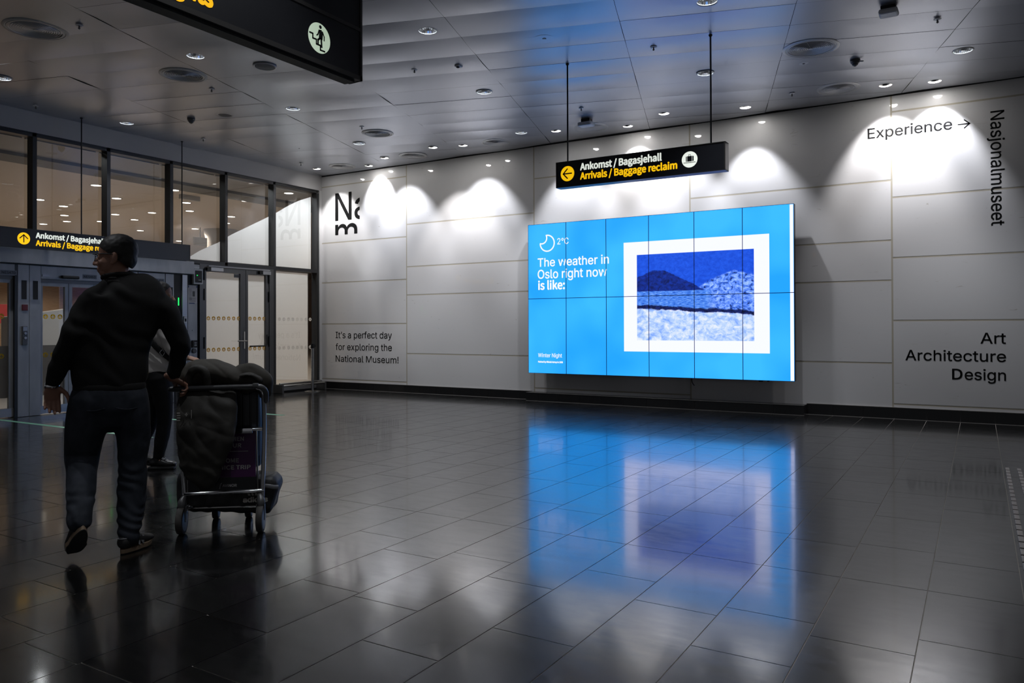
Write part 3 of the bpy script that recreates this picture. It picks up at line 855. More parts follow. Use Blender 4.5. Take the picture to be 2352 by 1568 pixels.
n1, n2, n3 = nzz(7, 5), nzz(26, 8, (1, 1, 1), 0.6), nzz(10, 6, (2.5, 1, 22))
edge = mth('MULTIPLY', mth('SUBTRACT', n1, 0.5), 0.10)
sky = ramp(n2, (0.35, (22, 74, 185)), (0.7, (36, 96, 212)))
hillc = ramp(n2, (0.35, (14, 28, 78)), (0.68, (22, 56, 150)))
wood = ramp(n2, (0.36, (18, 26, 70)), (0.46, (70, 122, 214)), (0.6, (150, 190, 245)), (0.74, (228, 238, 252)))
water = ramp(n3, (0.38, (24, 60, 150)), (0.5, (60, 130, 215)), (0.66, (160, 210, 250)))
snow = ramp(nzz(16, 9, (1, 1, 1), 0.5), (0.34, (120, 165, 236)), (0.5, (190, 216, 250)), (0.62, (236, 243, 255)))
shore = ramp(n2, (0.4, (10, 16, 46)), (0.7, (30, 46, 110)))
def sm(x, lo, hi):
    n = nn(m, 'ShaderNodeMapRange', interpolation_type='SMOOTHSTEP'); n.inputs['From Min'].default_value = lo; n.inputs['From Max'].default_value = hi
    m.node_tree.links.new(x, n.inputs['Value']); return n.outputs['Result']
vj = mth('ADD', v_, edge)
h1 = mth('SUBTRACT', 0.80, mth('MULTIPLY', mth('POWER', mth('ABSOLUTE', mth('SUBTRACT', u_, 0.18)), 1.6), 0.95))
h2 = mth('SUBTRACT', 0.78, mth('MULTIPLY', mth('POWER', mth('ABSOLUTE', mth('SUBTRACT', u_, 0.86)), 1.5), 1.0))
c = mixc(sm(mth('SUBTRACT', h2, vj), -0.01, 0.02), sky, wood)
c = mixc(sm(mth('SUBTRACT', h1, vj), -0.004, 0.006), c, hillc)
c = mixc(sm(mth('SUBTRACT', 0.57, mth('ADD', v_, mth('MULTIPLY', edge, 0.2))), -0.003, 0.003), c, mixc(sm(u_, 0.60, 0.70), water, wood))
sl = mth('SUBTRACT', mth('SUBTRACT', 0.40, mth('MULTIPLY', u_, 0.08)), mth('ADD', v_, mth('MULTIPLY', edge, 0.9)))
c = mixc(sm(sl, -0.02, 0.0), c, shore)
c = mixc(sm(sl, 0.025, 0.04), c, snow)
boost = nn(m, 'ShaderNodeMixRGB', blend_type='MULTIPLY'); boost.inputs[0].default_value = 1.0; boost.inputs[2].default_value = (1, 1, 1.35, 1)
m.node_tree.links.new(c, boost.inputs[1])
m.node_tree.links.new(boost.outputs[0], m.node_tree.nodes['Principled BSDF'].inputs['Emission Color'])
bm = bmesh.new(); quad(bm, [(6.948, SY - .002, 1.028), (8.737, SY - .002, 1.028), (8.737, SY - .002, 2.353), (6.948, SY - .002, 2.353)])
link_mesh('winter_picture', bm, m, vw)
sy_ = SY - 0.0005
bm = bmesh.new()
for body, x, z, wd, ch, bo in (('2\u00b0C', 5.551, 2.598, 0.209, 0.103, .001), ('The weather in', 5.179, 2.242, 1.297, 0.145, .003), ('Oslo right now', 5.178, 2.043, 1.262, 0.15, .003), ('Winter Night', 5.181, 0.735, 0.451, 0.066, .001)):
    letters(bm, body, F_WALL, (x, sy_, z), X, Z, wd, ch, bold=bo)
letters(bm, 'is like:', F_SIGN, (5.186, sy_, 1.857), X, Z, 0.504, 0.15, bold=0.0065)
letters(bm, 'Painted by Nikolai Astrup in 1908', F_SIGN, (5.18, sy_, 0.643), X, Z, 0.467, 0.03, bold=0.0022)
link_mesh('screen_lettering', bm, MT['scr_white'], vw)
# crescent moon outline
bm = bmesh.new(); cxm, czm, rm = 5.362, 2.63, 0.132
a0, a1 = math.radians(98), math.radians(-177)
outer = [(cxm + rm * math.cos(a0 + (a1 - a0) * q / 40), czm + rm * math.sin(a0 + (a1 - a0) * q / 40)) for q in range(41)]
sx_, sz_ = outer[0]; ex_, ez_ = outer[-1]
ic = ((sx_ + ex_) / 2 - 0.027, (sz_ + ez_) / 2 + 0.027)
ra = math.hypot(sx_ - ic[0], sz_ - ic[1]); aa, ab = math.atan2(ez_ - ic[1], ex_ - ic[0]), math.atan2(sz_ - ic[1], sx_ - ic[0])
inner = [(ic[0] + ra * math.cos(aa + (ab - aa) * q / 16), ic[1] + ra * math.sin(aa + (ab - aa) * q / 16)) for q in range(17)]
for i, pts in enumerate(stroke(outer, 0.022) + stroke(inner, 0.022)):
    flat(bm, pts, (0, sy_, 0), X, Z, 0.0006 + i * 1e-5)
link_mesh('moon_icon', bm, MT['scr_white'], vw)

# ================================================================ SIGNS
def arrow(bm, org, ux, uy, r, mi_disc, mi_arrow, ang):
    flat(bm, disc_pts(r, 48), org, ux, uy, 0.0012, mi_disc)
    c, s = math.cos(ang), math.sin(ang)
    k = r * 1.0
    for pts in stroke([(-.60 * k, 0), (.60 * k, 0)], .17 * k) + stroke([(0.02 * k, .62 * k), (.62 * k, 0), (0.02 * k, -.62 * k)], .17 * k):
        flat(bm, [(x * c - y * s, x * s + y * c) for x, y in pts], org, ux, uy, 0.0022, mi_arrow)

SG = [MT['s_yel'], MT['sign'], MT['s_wht']]
# sign in front of the marble wall
sg = empty('hanging_sign', (8.257, -3.40, 2.874), 'dark hanging sign Ankomst / Bagasjehall with left arrow, in front of the marble wall', 'sign')
bm = bmesh.new(); box(bm, 7.267, 9.247, -3.455, -3.345, 2.874, 3.164, 0, 0.002); link_mesh('sign_box', bm, MT['sign'], sg)
bm = bmesh.new()
box(bm, 7.262, 9.252, -3.462, -3.338, 3.160, 3.168); box(bm, 7.262, 9.252, -3.462, -3.338, 2.868, 2.876); box(bm, 7.262, 7.27, -3.462, -3.338, 2.87, 3.166); box(bm, 9.238, 9.252, -3.462, -3.338, 2.87, 3.166)
link_mesh('sign_frame', bm, MT['sign_frame'], sg)
fy = -3.4555
bm = bmesh.new()
letters(bm, 'Ankomst / Bagasjehall', F_SIGN, (7.574, fy, 3.043), X, Z, 0.985, 0.083, bold=0.0045, mi=2)
letters(bm, 'Arrivals / Baggage reclaim', F_SIGN, (7.573, fy, 2.936), X, Z, 1.16, 0.083, bold=0.0045, mi=0)
link_mesh('sign_lettering', bm, SG, sg)
bm = bmesh.new(); arrow(bm, (7.411, fy, 3.024), X, Z, 0.088, 0, 1, PI); link_mesh('arrow_disc', bm, SG, sg)
bm = bmesh.new()
gx, gz = 8.869, 3.021
flat(bm, disc_pts(0.086, 48), (gx, fy, gz), X, Z, 0.0012, 2)
for p in ([(-.026, -.022), (.026, -.022), (.026, .036), (-.026, .036)], [(-.04, -.022), (-.03, -.022), (-.03, .036), (-.04, .032)], [(.03, -.022), (.045, -.018), (.045, .032), (.03, .036)],
          [(-.013, .036), (-.009, .036), (-.009, .05), (-.013, .05)], [(.009, .036), (.013, .036), (.013, .05), (.009, .05)], [(-.013, .048), (.013, .048), (.013, .053), (-.013, .053)],
          [(-.066, -.033), (.066, -.033), (.066, -.029), (-.066, -.029)]):
    flat(bm, p, (gx, fy, gz), X, Z, 0.0022, 1)
for q in range(11): flat(bm, disc_pts(0.0035, 8, -.06 + q * .012, -.036), (gx, fy, gz), X, Z, 0.0022, 1)
link_mesh('luggage_pictogram', bm, SG, sg)
def rod(x, y, z0, p):
    bm = bmesh.new(); tube(bm, [(x, y, z0), (x, y, H + 0.02)], 0.0095, 10, round_cap=False); solid_lathe(bm, [(0.012, 0), (0.02, .012), (0.02, .024)], (x, y, H - .022), 14)
    link_mesh('rod', bm, MT['alu'], p)
rod(7.387, -3.40, 3.16, sg); rod(9.084, -3.40, 3.16, sg)

# sign over the sliding doors
sg = empty('hanging_sign', (0.27, -4.9, 2.36), 'long dark hanging sign with two up arrows over the sliding doors', 'sign')
bm = bmesh.new(); box(bm, 0.21, 0.33, -6.9, -3.322, 2.356, 2.611, 0, 0.002); link_mesh('sign_box', bm, MT['sign'], sg)
bm = bmesh.new()
box(bm, 0.206, 0.335, -6.9, -3.318, 2.352, 2.358); box(bm, 0.206, 0.335, -6.9, -3.318, 2.609, 2.614); box(bm, 0.206, 0.335, -3.328, -3.316, 2.352, 2.614)
link_mesh('sign_frame', bm, MT['sign_frame'], sg)
bm = bmesh.new()
letters(bm, 'Ankomst / Bagasjehall', F_SIGN, (0.3305, -5.756, 2.494), Y, Z, 0.985, 0.08, bold=0.0042, mi=2)
letters(bm, 'Arrivals / Baggage reclaim', F_SIGN, (0.3305, -5.756, 2.388), Y, Z, 1.165, 0.08, bold=0.0042, mi=0)
link_mesh('sign_lettering', bm, SG, sg)
for y in (-5.912, -4.345):
    bm = bmesh.new(); arrow(bm, (0.3305, y, 2.474), Y, Z, 0.082, 0, 1, PI / 2); link_mesh('arrow_disc', bm, SG, sg)
rod(0.275, -5.09, 2.61, sg); rod(0.258, -3.417, 2.61, sg)

# big sign close overhead on the left
BX = 7.98
sg = empty('overhead_sign', (BX - .06, -8.9, 2.885), 'big black overhead sign with escalator pictogram and yellow lettering at top left', 'sign')
bm = bmesh.new(); box(bm, BX - 0.11, BX, -10.6, -7.585, 2.915, 3.56, 0); box(bm, BX - .105, BX - .02, -10.6, -7.62, 2.872, 2.888, 0)
link_mesh('sign_box', bm, MT['sign_big'], sg)
bm = bmesh.new()
box(bm, BX - 0.112, BX + 0.006, -10.6, -7.569, 2.888, 2.918); box(bm, BX - 0.112, BX + 0.006, -7.587, -7.569, 2.888, 3.56); box(bm, BX - .02, BX + 0.005, -10.6, -7.586, 3.214, 3.238)
link_mesh('sign_frame', bm, MT['sign_frame'], sg)
bm = bmesh.new(); letters(bm, 'Flights', F_SIGN, (BX + .0005, -9.11, 2.962), Y, Z, 0.375, 0.115, bold=0.0075); link_mesh('sign_lettering', bm, MT['s_yel_dim'], sg)
bm = bmesh.new(); og = (BX + .0005, -7.957, 3.054)
flat(bm, disc_pts(0.094, 48), og, Y, Z, 0.001, 0)
for p in (stroke([(-.082, .012), (-.056, .012), (-.056, -.016), (-.026, -.016), (-.026, -.044), (.008, -.044), (.008, -.072), (.045, -.072)], .011)
          + [disc_pts(.0115, 20, .008, .072), [(-.008, .052), (.018, .056), (.03, .03), (.026, -.006), (-.006, -.006), (-.004, .03)]]
          + stroke([(.004, .0), (-.012, -.014), (-.012, -.04)], .013) + stroke([(.015, .0), (.019, -.05)], .014) + stroke([(.026, .046), (.04, .02), (.04, -.004)], .009) + stroke([(-.004, .046), (-.012, .022), (-.022, .012)], .009)):
    flat(bm, p, og, Y, Z, 0.002, 1)
link_mesh('escalator_pictogram', bm, [MT['s_grn_dim'], MT['sign_big']], sg)
for y in (-8.1, -9.9):
    bm = bmesh.new(); tube(bm, [(BX - .055, y, 3.55), (BX - .055, y, H + .02)], 0.012, 10); link_mesh('rod', bm, MT['alu'], sg)

# ================================================================ CEILING FIXTURES
def spot(p, loc, direction, size, blend, power, col, rad=0.04):
    l = bpy.data.lights.new('spot_light', 'SPOT'); l.energy = power; l.color = col; l.spot_size = size; l.spot_blend = blend; l.shadow_soft_size = rad
    o = bpy.data.objects.new('lamp_light', l); COL.objects.link(o); o.parent = p
    o.location = loc
    o.rotation_euler = Vector(direction).to_track_quat('-Z', 'Y').to_euler()
    return o

DLL = ['recessed ceiling downlight just right of the big overhead sign', 'recessed downlight cut by the top edge above the hanging sign rod', 'recessed downlight above the ribbed vent, left of the big overhead sign',
       'recessed downlight cut by the left edge of the photo', 'recessed downlight in the dull ceiling below the big overhead sign', 'recessed downlight right of the big sign corner, left of the blue glow',
       'recessed downlight over the glazed wall between the two sign rods', 'small frosted bright downlight just below the shiny round vent', 'recessed downlight left of the hanging sign, next to the wall spots',
       'recessed downlight above the word Experience at the far right', 'recessed downlight half behind the right rod of the hanging sign']
def downlight_mesh():
    root = empty('ceiling_downlight', (0, 0, 0))
    bm = bmesh.new(); lathe(bm, [(0.093, 0.004), (0.094, -0.006), (0.104, -0.007), (0.108, -0.002), (0.108, 0.002)], seg=40); link_mesh('trim_ring', bm, MT['ring'], root, smooth=True)
    bm = bmesh.new(); lathe(bm, [(0.0945, -0.004), (0.088, 0.03), (0.072, 0.07), (0.05, 0.1)], seg=28); link_mesh('reflector', bm, MT['chrome'], root)
    bm = bmesh.new(); rr = lathe(bm, [(0.051, 0.099), (0.03, 0.104)], seg=28); cap(bm, rr[-1]); link_mesh('lamp', bm, MT['lens_dl'], root)
    return root
# fill downlights added unseen above and behind the camera
DLL += ['recessed ceiling downlight out of frame overhead'] * len(DL_FILL)
proto = downlight_mesh()
for i, (x, y) in enumerate(DL + DL_FILL):
    o = proto if i == 0 else copy_tree(proto)
    o.location = (x, y, H)
    tag(o, DLL[i], 'ceiling light', 'recessed ceiling downlights' if i < len(DL) else 'downlights outside the frame')
for o in [q for q in COL.objects if q.name.startswith('ceiling_downlight')]:
    spot(o, (0, 0, 0.06), (0, 0, -1), math.radians(80), 0.6, DOWN, (0.9, 0.94, 1.0), 0.03)

WWL = ['wall-washing spot nearest the glazed wall, first of the row', 'wall-washing spot set close to the marble wall, above the cropped logo arch', 'wall-washing spot between the two leftmost flush vents of the row',
       'wall-washing spot left of the second flush vent beside the wall', 'wall-washing spot right next to the spot left of the middle flush vent', 'wall-washing spot just left of the hanging sign rod',
       'wall-washing spot right of the vent under the ceiling camera', 'wall-washing spot between the two rods of the hanging sign', 'wall-washing spot right of the hanging sign, lens turned to the room',
       'wall-washing spot left of the ceiling seam above the word Experience', 'wall-washing spot last of the row above the arrow lettering']
for i, (x, y, ta) in enumerate(WW):
    root = empty('wall_spot', (x, y, H), WWL[i], 'spotlight', 'adjustable spots washing the marble wall')
    tilt = math.radians(ta - 35)
    bm = bmesh.new(); lathe(bm, [(0.074, 0.004), (0.075, -0.005), (0.083, -0.006), (0.087, -0.002), (0.087, 0.002)], (x, y, H), 36); link_mesh('trim_ring', bm, MT['ring'], root, smooth=True)
    bm = bmesh.new(); rr = lathe(bm, [(0.0755, -0.002), (0.07, 0.06)], (x, y, H), 28); cap(bm, rr[-1]); link_mesh('housing', bm, MT['black'], root)
    rot = Matrix.Rotation(tilt + 0.25, 4, 'X')
    bm = bmesh.new(); lathe(bm, [(0.054, 0.03), (0.06, 0.0), (0.052, -0.004)], seg=28); bmesh.ops.transform(bm, matrix=Matrix.Translation((x, y, H + 0.018)) @ rot, verts=bm.verts); link_mesh('lamp_head', bm, MT['chrome'], root, smooth=True)
    bm = bmesh.new(); rr = lathe(bm, [(0.052, -0.003), (0.03, 0.001)], seg=28); cap(bm, rr[-1]); bmesh.ops.transform(bm, matrix=Matrix.Translation((x, y, H + 0.018)) @ rot, verts=bm.verts); link_mesh('lens', bm, MT['lens'], root)
    spot(root, (0, 0.02, -0.012), (0, math.sin(tilt), -math.cos(tilt)), math.radians(73), 0.6, WASH, (0.91, 0.93, 1.0) if i % 3 else (0.98, 0.96, 0.97), 0.02)

# round air vents with concentric rings
VT = [((3.206, -7.22), .30, 'large dark ribbed ceiling vent at the upper left corner'), ((3.223, -5.513), .275, 'round ribbed ceiling vent left of the big overhead sign'),
      ((3.334, -2.101), .25, 'shiny round ceiling vent catching the light above the wall logo'), ((1.076, -0.532), .25, 'flush round vent of the wall row nearest the glazed wall'),
      ((2.816, -0.549), .25, 'flush round vent of the wall row, second from the glazed wall'), ((4.61, -0.584), .25, 'flush round vent of the wall row left of the single downlight'),
      ((6.383, -0.637), .27, 'flush round vent under the ceiling camera between the sign rods'), ((9.947, -0.704), .27, 'flush round vent of the wall row left of the Experience lettering'),
      ((9.916, -2.433), .30, 'big ribbed ceiling vent at the upper right beyond the blue glow')]
for i, ((x, y), r, lb) in enumerate(VT):
    root = empty('ceiling_vent', (x, y, H), lb, 'air vent', 'round ceiling vents')
    c = (x, y, H)
    bm = bmesh.new(); lathe(bm, [(r, 0.002), (r, -0.005), (r - .012, -0.011), (r * .9, -0.012), (r * .88, -0.007), (r * .86, -0.012), (r * .8, -0.012), (r * .79, -0.003)], c, 56); link_mesh('rim', bm, MT['ring'], root, smooth=True)
    bm = bmesh.new(); rr = lathe(bm, [(r * .8, -0.0035), (r * .1, -0.0035)], c, 48); cap(bm, rr[-1]); link_mesh('back_plate', bm, MT['grille_dark'], root)
    bm = bmesh.new(); nr = 11
    for q in range(nr):
        a = r * .77 * (q + 1.0) / (nr + .3); b = a - r * .77 / nr * 0.52
        if b > 0.015: lathe(bm, [(a, -0.004), (a - .002, -0.012), (b + .001, -0.009), (b, -0.004)], c, 48)
    rr = lathe(bm, [(0.026, -0.004), (0.024, -0.014)], c, 20); cap(bm, rr[-1])
    for q in range(4):
        ang = q * PI / 4; dx, dy = math.cos(ang) * r * .77, math.sin(ang) * r * .77
        tube(bm, [(x - dx, y - dy, H - .006), (x + dx, y + dy, H - .006)], 0.003, 6, round_cap=False)
    link_mesh('grille_rings', bm, MT['grille'], root, smooth=True)
SPK = [((4.311, -5.206), 'plain round ceiling speaker under the big overhead sign'), ((2.192, -4.115), 'plain round ceiling speaker beside the smoke detector'), ((7.54, -4.239), 'dark round ceiling speaker in the blue glow above the sign')]
for (x, y), lb in SPK:
    root = empty('ceiling_speaker', (x, y, H), lb, 'speaker', 'ceiling speakers'); c = (x, y, H)
    bm = bmesh.new(); lathe(bm, [(0.135, 0.002), (0.134, -0.008), (0.122, -0.012), (0.115, -0.008)], c, 40); link_mesh('rim', bm, MT['ring'], root, smooth=True)
    bm = bmesh.new(); rr = lathe(bm, [(0.117, -0.007), (0.06, -0.012), (0.02, -0.013)], c, 40); cap(bm, rr[-1]); link_mesh('mesh_cover', bm, MT['speaker'], root, smooth=True)
SK = [((3.722, -7.062), 'sprinkler head right of the upper left vent'), ((3.078, -4.998), 'sprinkler head just right of the left ribbed vent'), ((0.382, -5.784), 'sprinkler head nearest the glazed wall at the far left'),
      ((0.732, -3.363), 'sprinkler head above the glazed wall between the sign rods'), ((5.762, -4.215), 'sprinkler head left of the small square sensor'), ((3.432, -2.572), 'sprinkler head above the shiny round vent'),
      ((0.643, -1.175), 'sprinkler head in the far corner of the ceiling'), ((8.456, -3.416), 'sprinkler head in the blue glow between the sign rods'), ((6.733, -1.701), 'sprinkler head above the ceiling camera'),
      ((9.401, -0.846), 'sprinkler head left of the vent near the Experience lettering'), ((11.156, -2.644), 'sprinkler head at the upper right below the boxy detector')]
for i, ((x, y), lb) in enumerate(SK):
    root = empty('sprinkler', (x, y, H), lb + ', ceiling', 'sprinkler', 'ceiling sprinklers'); c = (x, y, H)
    bm = bmesh.new(); solid_lathe(bm, [(0.014, 0.004), (0.014, -0.012), (0.036, -0.013), (0.036, -0.017), (0.01, -0.02)], c, 24); link_mesh('plate', bm, MT['white_plastic'], root, smooth=True)
    bm = bmesh.new(); solid_lathe(bm, [(0.008, -0.02), (0.008, -0.042), (0.013, -0.043), (0.013, -0.046), (0.003, -0.056)], c, 12); link_mesh('nozzle', bm, MT['alu_mid'], root)
for (x, y), lb in (((1.612, -4.231), 'round smoke detector with a side lamp on the left ceiling'), ((10.286, -1.778), 'ribbed grey smoke detector at the upper right ceiling')):
    root = empty('smoke_detector', (x, y, H), lb, 'smoke detector'); c = (x, y, H)
    bm = bmesh.new(); solid_lathe(bm, [(0.055, 0.003), (0.055, -0.03), (0.05, -0.034), (0.05, -0.04), (0.044, -0.044), (0.044, -0.05), (0.036, -0.054), (0.03, -0.07), (0.008, -0.085)], c, 28); link_mesh('body', bm, MT['grey_plastic'], root, smooth=True)
    bm = bmesh.new(); tube(bm, [(x + .04, y, H - .03), (x + .085, y - .01, H - .04)], .008, 8); link_mesh('indicator_arm', bm, MT['white_plastic'], root)
for (x, y), lb in (((1.517, -2.041), 'small white ceiling disc above the far glazed wall'), ((9.753, -1.953), 'small pale ceiling disc right of the big ribbed vent')):
    root = empty('ceiling_disc', (x, y, H), lb, 'sensor'); c = (x, y, H)
    bm = bmesh.new(); rr = lathe(bm, [(0.058, 0.003), (0.056, -0.004), (0.03, -0.006)], c, 28); cap(bm, rr[-1]); link_mesh('cover', bm, MT['white_plastic'], root, smooth=True)
    bm = bmesh.new(); solid_lathe(bm, [(0.014, -0.005), (0.012, -0.012)], c, 14); link_mesh('lens', bm, MT['grey_plastic'], root)
root = empty('square_sensor', (6.287, -4.052, H), 'small square white sensor box on the ceiling right of the big sign', 'sensor')
bm = bmesh.new(); box(bm, 6.255, 6.322, -4.09, -4.01, H - .03, H + .004, 0, .006); link_mesh('body', bm, MT['white_plastic'], root)
bm = bmesh.new(); solid_lathe(bm, [(0.02, 0), (0.02, -.008), (0.01, -.014)], (6.285, -4.06, H - .03), 16); link_mesh('eye', bm, MT['black'], root)
root = empty('ceiling_camera', (6.533, -1.103, H), 'black and white ceiling camera by the vent between the sign rods', 'camera')
bm = bmesh.new(); box(bm, 6.46, 6.60, -1.16, -1.05, H - .06, H + .004, 0, .006); link_mesh('mount', bm, MT['black'], root)
bm = bmesh.new(); box(bm, 6.42, 6.64, -1.20, -1.04, H - .115, H - .055, 0, .02); link_mesh('housing', bm, MT['white_plastic'], root)
root = empty('boxy_detector', (10.763, -3.19, H), 'boxy grey detector on a bracket at the upper right edge of the ceiling', 'detector')
bm = bmesh.new(); box(bm, 10.70, 10.83, -3.27, -3.13, H - .035, H + .004, 0, .005); link_mesh('bracket', bm, MT['black'], root)
bm = bmesh.new(); box(bm, 10.68, 10.85, -3.28, -3.12, H - .085, H - .033, 0, .02); link_mesh('body', bm, MT['white_plastic'], root)

# ================================================================ DOOR-SIDE FITTINGS
o = empty('card_reader', (0.0, -2.93, 2.0), 'white and black card reader box beside the double door', 'card reader')
bm = bmesh.new(); box(bm, -0.03, 0.03, -3.025, -2.845, 1.99, 2.255, 0, .008); link_mesh('case', bm, MT['white_plastic'], o)
bm = bmesh.new(); box(bm, 0.028, 0.036, -3.0, -2.865, 2.02, 2.225, 0, .003); link_mesh('front_plate', bm, MT['black'], o)
bm = bmesh.new(); box(bm, 0.036, 0.038, -2.97, -2.955, 2.135, 2.15, 0); link_mesh('status_light', bm, MT['led'], o)
bm = bmesh.new(); box(bm, 0.036, 0.0365, -2.94, -2.89, 2.06, 2.068); link_mesh('print', bm, MT['white_plastic'], o)
bm = bmesh.new(); box(bm, -0.03, 0.012, -3.01, -2.90, 2.26, 2.33); o = tag(link_mesh('cover_box', bm, MT['white_plastic']), 'small plain pale box on top of the card reader', 'cover')
o = empty('paper_notice', (0.002, -3.02, 1.66), 'white paper notice taped to the steel strip left of the double door', 'notice')
bm = bmesh.new(); box(bm, 0.0005, 0.002, -3.115, -2.94, 1.665, 1.955); link_mesh('sheet', bm, MT['paper'], o)
bm = bmesh.new(); box(bm, 0.002, 0.0026, -3.03, -2.985, 1.78, 1.87)
for q in range(9): box(bm, 0.002, 0.0024, -3.10, -3.045 if q % 3 else -3.05, 1.90 - q * .022, 1.905 - q * .022)
for q in range(4): box(bm, 0.002, 0.0024, -3.10, -2.97, 1.75 - q * .02, 1.755 - q * .02)
link_mesh('print', bm, MT['inkgrey'], o)
bm = bmesh.new(); box(bm, 0.002, 0.003, -3.118, -3.1, 1.93, 1.965); box(bm, 0.002, 0.003, -2.955, -2.937, 1.93, 1.965); box(bm, 0.002, 0.003, -3.10, -2.99, 1.655, 1.67); link_mesh('tape', bm, MT['blue_tape'], o)
o = empty('keypad', (0.0, -3.0, 0.9), 'black keypad with a round dial below, on the strip beside the double door', 'keypad')
bm = bmesh.new(); box(bm, 0.0005, 0.03, -3.05, -2.955, 0.905, 1.03, 0, .004); link_mesh('case', bm, MT['black'], o)
bm = bmesh.new()
for a in range(3):
    for b in range(3): box(bm, 0.03, 0.033, -3.015 + a * .018, -3.003 + a * .018, 0.935 + b * .026, 0.945 + b * .026)
link_mesh('keys', bm, MT['white_plastic'], o)
bm = bmesh.new(); solid_lathe(bm, [(0.042, 0.0), (0.042, 0.02), (0.034, 0.024)], (0.0005, -3.005, 0.85), 24, 0, 'x'); link_mesh('dial', bm, MT['grey_plastic'], o)
bm = bmesh.new(); solid_lathe(bm, [(0.012, 0.0), (0.01, 0.01)], (0.0005, -3.03, 1.2), 12, 0, 'x'); tag(link_mesh('lock_cylinder', bm, MT['alu_lt']), 'tiny round lock cylinder above the keypad on the steel strip', 'lock')

# crash rail, stanchion, floor tape, tactile bars
o = empty('crash_rail', (0.28, -0.75, 0), 'low double tube steel crash rail along the foot of the glazed wall', 'rail')
bm = bmesh.new(); tube(bm, [(0.30, -1.30, 0.14), (0.30, -0.24, 0.14)], 0.024, 14); link_mesh('rail', bm, MT['tube'], o, smooth=True)
bm = bmesh.new(); tube(bm, [(0.10, -1.20, 0.165), (0.10, -0.12, 0.165)], 0.016, 12); link_mesh('rail', bm, MT['tube'], o, smooth=True)
bm = bmesh.new(); box(bm, 0.05, 0.07, -1.22, -0.16, 0.03, 0.09); link_mesh('kick_plate', bm, MT['alu_lt'], o)
for y in (-1.32, -0.22):
    bm = bmesh.new(); box(bm, 0.08, 0.325, y - .02, y + .02, 0.0, 0.165, 0, .008); link_mesh('foot', bm, MT['alu_mid'], o)
o = empty('barrier_post', (0.45, -0.70, 0), 'slim steel queue barrier post on a round base by the glazed corner', 'barrier post')
c = (0.45, -0.70, 0)
bm = bmesh.new(); solid_lathe(bm, [(0.16, 0.001), (0.16, 0.008), (0.12, 0.018), (0.03, 0.028)], c, 40); link_mesh('base', bm, MT['tube'], o, smooth=True)
bm = bmesh.new(); solid_lathe(bm, [(0.028, 0.02), (0.028, 0.84)], c, 20); link_mesh('pole', bm, MT['tube'], o, smooth=True)
bm = bmesh.new(); solid_lathe(bm, [(0.034, 0.84), (0.034, 0.925), (0.03, 0.93)], c, 20); box(bm, 0.435, 0.465, -0.67, -0.63, 0.855, 0.905); link_mesh('belt_head', bm, MT['black'], o, smooth=True)
def strip(pts, wd, label):
    bm = bmesh.new()
    for (xa, ya), (xb, yb) in zip(pts, pts[1:]):
        d = Vector((xb - xa, yb - ya)).normalized(); nrm = Vector((-d.y, d.x)) * wd / 2
        quad(bm, [(xa - nrm.x, ya - nrm.y, 0.0012), (xb - nrm.x, yb - nrm.y, 0.0012), (xb + nrm.x, yb + nrm.y, 0.0012), (xa + nrm.x, ya + nrm.y, 0.0012)])
    return tag(link_mesh('floor_tape', bm, MT['green_tape']), label, 'tape', 'green floor tape strips')
strip([(-0.0 + .02, -6.095), (3.46, -6.092)], 0.075, 'long green tape line on the floor in front of the sliding doors')
strip([(0.03, -4.925), (2.42, -4.87)], 0.07, 'green tape line on the floor behind the person in the white shirt')
strip([(2.2, -3.80), (3.06, -3.785)], 0.07, 'short end of green tape on the floor right of the luggage cart')
tb0 = None
k = 0
for row, x, y_first, cnt in ((0, 11.694, -3.45, 26), (1, 11.780, -3.45, 26)):
    for q in range(cnt):
        y = y_first - q * 0.150
        if y < -7.3: break
        if row == 1 and q > 9: break
        bm = bmesh.new(); box(bm, x - .015, x + .015, y - .122, y, 0.0, 0.006, 0, .002)
        nm = ('first', 'second', 'third', 'fourth', 'fifth', 'sixth', 'seventh', 'eighth', 'ninth', 'tenth', 'eleventh', 'twelfth', 'thirteenth', 'fourteenth', 'fifteenth', 'sixteenth', 'seventeenth', 'eighteenth', 'nineteenth', 'twentieth', 'twenty-first', 'twenty-second', 'twenty-third', 'twenty-fourth', 'twenty-fifth', 'twenty-sixth')[q]
        tag(link_mesh('tactile_bar', bm, MT['tactile']), '%s steel tactile bar from the wall end of the %s row on the floor' % (nm, ('inner', 'outer')[row]), 'tactile bar', 'steel tactile bars at the right edge')

# ================================================================ ARRIVALS HALL BEHIND THE GLASS
bm = bmesh.new(); quad(bm, [(-31, -16, -0.002), (-0.0, -16, -0.002), (-0.0, 24, -0.002), (-31, 24, -0.002)]); tag(link_mesh('floor_hall', bm, MT['hall_floor']), kind='structure')
bm = bmesh.new(); box(bm, -2.9, -0.16, -16, 24, H, H + .1); tag(link_mesh('ceiling_hall_front', bm, MT['hall_ceil_dk']), kind='structure')
bm = bmesh.new(); box(bm, -3.55, -2.9, -16, 24, H - .06, H + .1); tag(link_mesh('trim_12', bm, MT['hall_band']), kind='structure')
bm = bmesh.new(); box(bm, -31, -3.55, -16, 24, H, H + .1); tag(link_mesh('ceiling_hall_back', bm, MT['hall_ceil']), kind='structure')
bm = bmesh.new(); box(bm, -31.1, -31, -16, 24, 0, H); tag(link_mesh('wall_hall_back', bm, MT['wood']), kind='structure')
bm = bmesh.new(); box(bm, -40, -0.16, 24.0, 24.1, 0, H); tag(link_mesh('wall_hall_end', bm, MT['wood']), kind='structure')
bm = bmesh.new(); box(bm, -40, -0.16, -16.1, -16.0, 0, H); tag(link_mesh('wall_hall_near', bm, MT['hall_white']), kind='structure')
